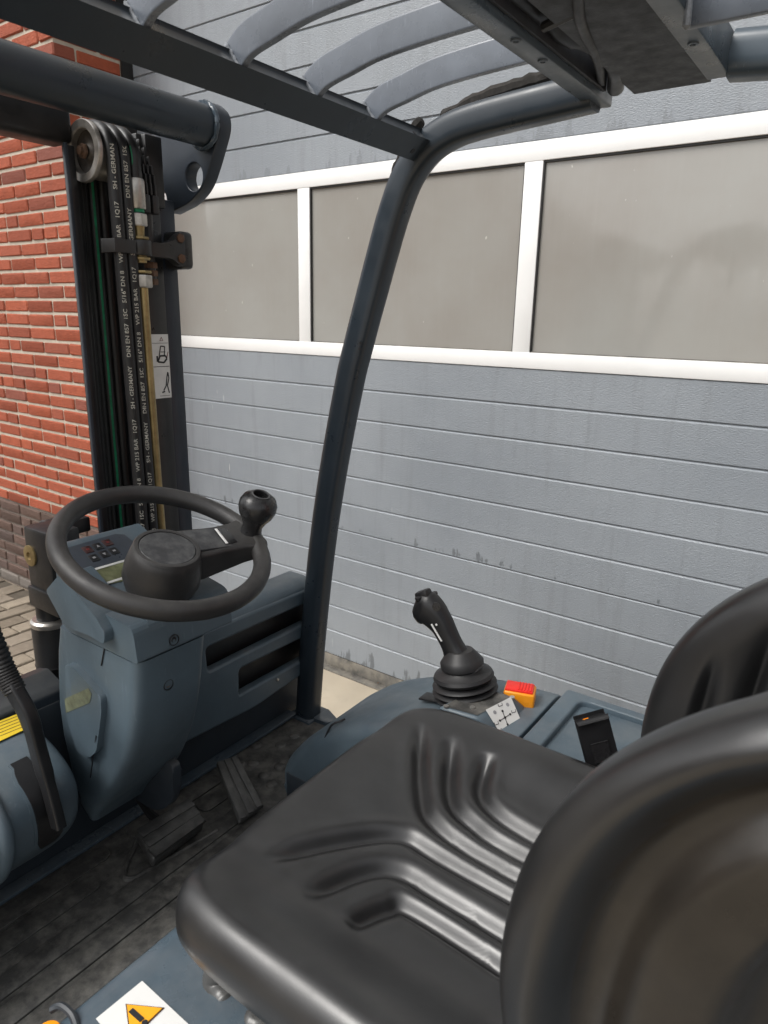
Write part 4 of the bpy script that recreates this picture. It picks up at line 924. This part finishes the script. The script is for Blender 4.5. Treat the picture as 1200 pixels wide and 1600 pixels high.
# red and amber switch
q = at(812, 1086, 'z', .912)
su = Vector((math.cos(R_(18)), math.sin(R_(18)), 0)); sv = Vector((-su.y, su.x, 0)); 
swt = put('emergency_switch', MB().obox(q + Vector((0, 0, -.002)), su, sv, (0, 0, 1), .058, .042, .034, .004, 3), 'amber', cons)
put('red_cap', MB().obox(q + Vector((0, 0, .0158)) - su * .001, su, sv, (0, 0, 1), .052, .035, .006, .002), 'red', swt)
for k in range(5): put('cap_ridge', MB().obox(q + Vector((0, 0, .0196)) + su * (-.002 + k * .0055), su, sv, (0, 0, 1), .0026, .030, .002, .0006), 'red', swt)
q2 = at(677, 1090, 'z', .885); put('console_clip', MB().obox(q2, (1, 0, .2), (0, 1, 0), (-.2, 0, 1), .05, .03, .004, .001), 'black', cons)

# ---- control lever
YJ = 1.062
def jp(px, py, dy=0.0): return at(px, py, 'y', YJ + dy)
JB = jp(729, 1094); 
JK = 1.2
bt = [(0, .037), (.012, .036), (.015, .047), (.020, .0505), (.023, .049), (.0255, .041), (.028, .048), (.032, .0525), (.035, .050), (.0375, .041), (.040, .047), (.044, .0515), (.047, .049), (.0495, .040), (.053, .045), (.059, .0485), (.065, .046), (.071, .033), (.074, .0315), (.078, .0345), (.088, .0345), (.094, .031), (.110, .020)]
ja = (jp(712, 1033) - JB).normalized(); ja = (ja + Vector((0, 0, .9))).normalized()
joy = put('control_lever', MB().lathe(JB - ja * .008, ja, [(h_, r_ * JK) for h_, r_ in bt], 32), 'rubber', FK, True, 40)
cpx = [(729, 1054, .024, .038), (718, 1034, .021, .027), (709, 1013, .018, .0195), (700, 994, .0178, .0185), (690, 975, .019, .0215), (677, 958, .022, .027), (667, 950, .0235, .031), (658, 944, .021, .027)]
grip = []; gpp = smooth_path([jp(a, b) for a, b, _, _ in cpx], 5)
gw = smooth_path([Vector((c * 1.06, d * 1.12, 0)) for _, _, c, d in cpx], 5)
for k, p in enumerate(gpp):
    tg_ = (gpp[min(k + 1, len(gpp) - 1)] - gpp[max(k - 1, 0)]).normalized(); a_ = Vector((0, 1, 0)); b_ = tg_.cross(a_).normalized()
    grip.append([p + a_ * gw[k].x * c + b_ * gw[k].y * d for c, d in [(math.copysign(abs(math.cos(t)) ** .8, math.cos(t)), math.copysign(abs(math.sin(t)) ** .8, math.sin(t))) for t in [2 * math.pi * i / 20 for i in range(20)]]])
for sc_ in (.8, .45): 
    c0 = sum(grip[len(gpp) - 1], Vector()) / 20; tt = (gpp[-1] - gpp[-3]).normalized()
    grip.append([c0 + (q_ - c0) * sc_ + tt * .006 * (1.4 if sc_ < .5 else 1) for q_ in grip[len(gpp) - 1]])
put('lever_grip', MB().rings(grip), 'black', joy, True, 60)
for px, py, d, r in ((655, 938, -.016, .0075), (679, 931, .014, .0075)):
    q = jp(px, py, d); put('thumb_button', MB().lathe(q, (-.25, -.15, .95), [(-.012, r * .8), (.002, r * .8), (.003, r), (.007, r * .95), (.0085, r * .3)], 14), 'black', joy)
put('rocker', MB().obox(jp(662, 929, -.004), (1, 0, .55), (0, 1, 0), (-.55, 0, 1), .030, .022, .018, .005), 'black', joy)
q = jp(682, 948, -.0235); put('grip_cap', MB().lathe(q, (0.15, -1, 0.1), [(0, .009), (.0015, .0085), (.0018, .001)], 18), 'knob', joy)
sA, sB = jp(674, 975, -.0225), jp(690, 1002, -.0205)
put('white_mark', MB().obox((sA + sB) / 2, sB - sA, (0, 1, 0), (sB - sA).cross(Vector((0, 1, 0))), (sB - sA).length, .0012, .0035), 'white', joy)
put('white_dot', MB().lathe(jp(682, 976, -.0222), (0, -1, 0), [(0, .0022), (.0008, .0022)], 10), 'white', joy)

# ---- seat: moulded vinyl cushion
SY = 0.657
def smst(a, b, t): t = max(0, min(1, (t - a) / (b - a))); return t * t * (3 - 2 * t)
def seg_d(p, a, b):
    ax, ay = a; bx, by = b; dx, dy = bx - ax, by - ay; L = dx * dx + dy * dy
    t = max(0, min(1, ((p[0] - ax) * dx + (p[1] - ay) * dy) / L)); qx, qy = ax + dx * t, ay + dy * t
    return math.hypot(p[0] - qx, p[1] - qy), t
def softline(pts):
    q = smooth_path([(x, y, 0) for x, y in pts], 14); return [(v.x, v.y) for v in q]
gl = [[(-0.530, .500), (-0.481, .591), (-0.431, .652), (-0.373, .658), (-0.21, .655)], [(-0.458, .492), (-0.431, .568), (-0.398, .603), (-0.340, .606), (-0.20, .600)], [(-0.393, .496), (-0.373, .550), (-0.346, .566), (-0.20, .560)],
      [(-0.535, .870), (-0.456, .750), (-0.402, .704), (-0.288, .690), (-0.21, .69)], [(-0.474, .870), (-0.414, .765), (-0.353, .735), (-0.290, .726), (-0.20, .726)], [(-0.404, .868), (-0.387, .807), (-0.350, .778), (-0.285, .765), (-0.20, .762)]]
gl = [softline(l) for l in gl]
XF, XB, HW = -0.600, -0.06, 0.285
xc, hx2 = (XF + XB) / 2, (XB - XF) / 2
def top_z(x, y):
    v = abs(y - SY) / HW; u = (x - XF) / (XB - XF)
    z = 0.940
    z += (0.030 if y < SY else 0.021) * smst(.52, .90, v)                                   # side bolsters
    z -= 0.016 * (1 - smst(.25, .85, v)) * smst(.06, .5, u)          # dished middle
    z += 0.014 * smst(.30, .02, u) * (1 - smst(.3, .9, v))           # front lip
    z += 0.02 * smst(.72, 1.0, u)
    for l in gl:
        best = 9; bt_ = 0
        if not (min(p[0] for p in l) - .04 < x < max(p[0] for p in l) + .04 and min(p[1] for p in l) - .04 < y < max(p[1] for p in l) + .04): continue
        n = len(l) - 1
        for i in range(n):
            d, t = seg_d((x, y), l[i], l[i + 1])
            if d < best: best = d; bt_ = (i + t) / n
        fade = smst(0, .15, bt_)
        z -= 0.0130 * fade * math.exp(-(best / .0105) ** 2)
        z += 0.0015 * fade * math.exp(-((best - .022) / .010) ** 2)
    return z
def sq_map(a, b, n=6.5):
    """square point -> superellipse point, plus its ring radius"""
    r = max(abs(a), abs(b))
    if r < 1e-6: return 0, 0, 0
    k = r / ((abs(a) ** n + abs(b) ** n) ** (1 / n)); return a * k, b * k, r
NG = 230
def warp(i): t = -1 + 2 * i / NG; return math.copysign(1 - (1 - abs(t)) ** 1.25, t)
ER, EH = 0.11, 0.046
vs, fs = [], []
for i in range(NG + 1):
    for j in range(NG + 1):
        a, b, r = sq_map(warp(i), warp(j)); x = xc + a * hx2; y = SY + b * HW
        t = max(0, (r - (1 - ER)) / ER); z = top_z(x, y) - EH * (1 - math.sqrt(max(0, 1 - t * t)))
        vs.append((x, y, z))
idx = lambda i, j: i * (NG + 1) + j
for i in range(NG):
    for j in range(NG): fs.append((idx(i, j), idx(i + 1, j), idx(i + 1, j + 1), idx(i, j + 1)))
rim = [idx(i, 0) for i in range(NG)] + [idx(NG, j) for j in range(NG)] + [idx(i, NG) for i in range(NG, 0, -1)] + [idx(0, j) for j in range(NG, 0, -1)]
prev = rim
for dz, sc_ in ((-.012, 1.0), (-.020, .985), (-.024, .955), (-.024, .90)):
    cur = []
    for q in rim:
        p = vs[q]; cur.append(len(vs)); vs.append((xc + (p[0] - xc) * sc_, SY + (p[1] - SY) * sc_, p[2] + dz))
    for k in range(len(rim)): fs.append((prev[k], prev[(k + 1) % len(rim)], cur[(k + 1) % len(rim)], cur[k]))
    prev = cur
fs.append(tuple(prev[::-1]))
seat = put('seat', MB().add(vs, fs), 'vinyl', FK, True, 70)
# pan and plinth below the cushion
pan = [[(xc + 0.01 + a * s_ * (hx2 - .03), SY + b * s_ * (HW - .03), z) for a, b in [(lambda q: q[:2])(sq_map(math.cos(t) / max(abs(math.cos(t)), abs(math.sin(t))), math.sin(t) / max(abs(math.cos(t)), abs(math.sin(t))), 6)) for t in [2 * math.pi * k / 48 for k in range(48)]]] for z, s_ in ((0.898, 1.0), (0.890, .99), (0.880, .96), (0.868, .93))]
put('seat_pan', MB().rings(pan), 'black', seat)
put('seat_plinth', MB().box(-0.50, -0.05, 0.475, 0.86, 0.78, 0.888, .012, 3), 'black', seat)
for y in (0.445, 0.86): put('seat_rail', MB().box(-0.53, -0.05, y, y + .03, 0.79, 0.828, .004), 'mat', seat)
# corrugated breather hose under the seat
hp_ = smooth_path([at(352, 1498, 'y', .445), at(338, 1530, 'y', .435), at(352, 1562, 'y', .43), at(372, 1585, 'y', .43), at(400, 1600, 'y', .43), at(440, 1622, 'y', .43)], 9)
put('corrugated_hose', MB().tube(hp_, [.0175 + .0022 * math.cos(i * 2 * math.pi / 6) * (1 if i > 16 else .12) for i in range(len(hp_))], 18), 'grey_tube', seat)
put('rusty_bracket', MB().box(-0.43, -0.38, .452, .47, .825, .86, .003), 'rust', seat)

# ---- backrest: wrap-round shell bent from a flat superellipse
AW, AH, ZC, NE = 0.442, 0.314, 1.132, 2.25
BS, BR_ = 0.105, 0.145                       # half straight back, corner radius
def plan(a):
    s_ = abs(a); sg = 1 if a >= 0 else -1
    if s_ < BS: return Vector((0, a)), Vector((-1, 0))
    q = BR_ * math.pi / 2
    if s_ < BS + q:
        t = (s_ - BS) / BR_; return Vector((-BR_ * (1 - math.cos(t)), sg * (BS + BR_ * math.sin(t)))), Vector((-math.cos(t), -sg * math.sin(t)))
    e = s_ - BS - q; return Vector((-BR_ - e, sg * (BS + BR_))), Vector((0, -sg))
def back_pt(a, b, off):
    """a along the plan, b height, off towards the sitter"""
    p, n = plan(a); z = ZC + b; lean = 0.074 + 0.10 * (z - 1.14)
    y_ = p.y + n.y * off; return Vector((lean + p.x + n.x * off - .055 * y_ + .004, SY + y_, z - .145 * y_))
NB = 150
def rho_(A, B): return (abs(A / (AW - .050)) ** 2.6 + abs(B / (AH - .047)) ** 2.6) ** (1 / 2.6)
def surf_grid(side):
    g = []
    for i in range(NB + 1):
        row = []
        for j in range(NB + 1):
            wi = lambda k: math.copysign(1 - (1 - abs(-1 + 2 * k / NB)) ** 1.5, -1 + 2 * k / NB)
            a, b, r = sq_map(wi(i), wi(j), NE)
            e = 0.13; t = max(0, (r - (1 - e)) / e); rnd = math.sqrt(max(0, 1 - t * t))
            if side > 0:
                off = 0.034 * rnd + 0.012 * smst(.2, .75, r)
                A = abs(a * AW)
                off -= 0.014 * math.exp(-((A - .245) / .011) ** 2) * smst(.85, .5, abs(b)) + 0.014 * math.exp(-((A - .325) / .010) ** 2) * smst(.55, .2, abs(b)) + 0.012 * math.exp(-((A - .375) / .008) ** 2) * smst(.4, .1, abs(b))
            else:
                rho = rho_(a * AW, b * AH); off = -0.034 * rnd * smst(.95, 1.06, rho) - 0.004
                off -= 0.017 * smst(.72, .78, rho) * smst(.93, .87, rho)
            row.append(back_pt(a * AW, b * AH, off - .0))
        g.append(row)
    return g
gf, gb = surf_grid(1), surf_grid(-1)
vs, fs = [], []
ix = {}
def vid(s_, i, j):
    edge = i in (0, NB) or j in (0, NB); key = ('e' if edge else s_, i, j)
    if key not in ix:
        ix[key] = len(vs); vs.append(gf[i][j] if s_ == 'f' and not edge else (gb[i][j] if s_ == 'b' and not edge else (gf[i][j] + gb[i][j]) / 2))
    return ix[key]
pan_f = []
for i in range(NB):
    for j in range(NB):
        fs.append((vid('f', i, j), vid('f', i + 1, j), vid('f', i + 1, j + 1), vid('f', i, j + 1)))
        fs.append((vid('b', i, j), vid('b', i, j + 1), vid('b', i + 1, j + 1), vid('b', i + 1, j))); pan_f.append(len(fs) - 1)
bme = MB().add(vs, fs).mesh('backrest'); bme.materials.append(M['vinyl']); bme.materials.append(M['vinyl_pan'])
c0 = Vector((0, 0, 0))
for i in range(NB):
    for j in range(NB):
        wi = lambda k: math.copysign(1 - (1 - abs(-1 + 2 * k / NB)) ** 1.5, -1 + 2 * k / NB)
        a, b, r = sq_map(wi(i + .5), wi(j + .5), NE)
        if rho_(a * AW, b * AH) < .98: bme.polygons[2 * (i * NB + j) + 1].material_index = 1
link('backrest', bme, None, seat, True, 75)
for y in (.50, .78): put('back_bracket', MB().box(0.085, 0.125, y, y + .06, 0.82, 1.10, .006), 'mat', seat)
# belt buckle in the tray beside the seat
bq = at(933, 1158, 'y', .985); bu = (at(920, 1120, 'y', .985) - at(938, 1188, 'y', .985)).normalized(); bv = Vector((.82, .57, 0)).normalized(); bv = (bv - bu * bu.dot(bv)).normalized(); bw = bu.cross(bv)
bk = put('belt_buckle', MB().obox(bq, bu, bv, bw, .076, .038, .022, .006, 3), 'black', FK)
put('release_button', MB().obox(bq + bu * .0365 - bv * .008, bu, bv, bw, .004, .007, .006, .001), 'amber', bk)
put('buckle_plate', MB().obox(bq - bw * .0125 - bu * .012, bu, bv, bw, .030, .026, .002, .001), 'knob', bk)
put('buckle_strap', MB().obox(bq - bu * .09, bu, bv, bw, .11, .042, .004, .001), 'rubber', bk)
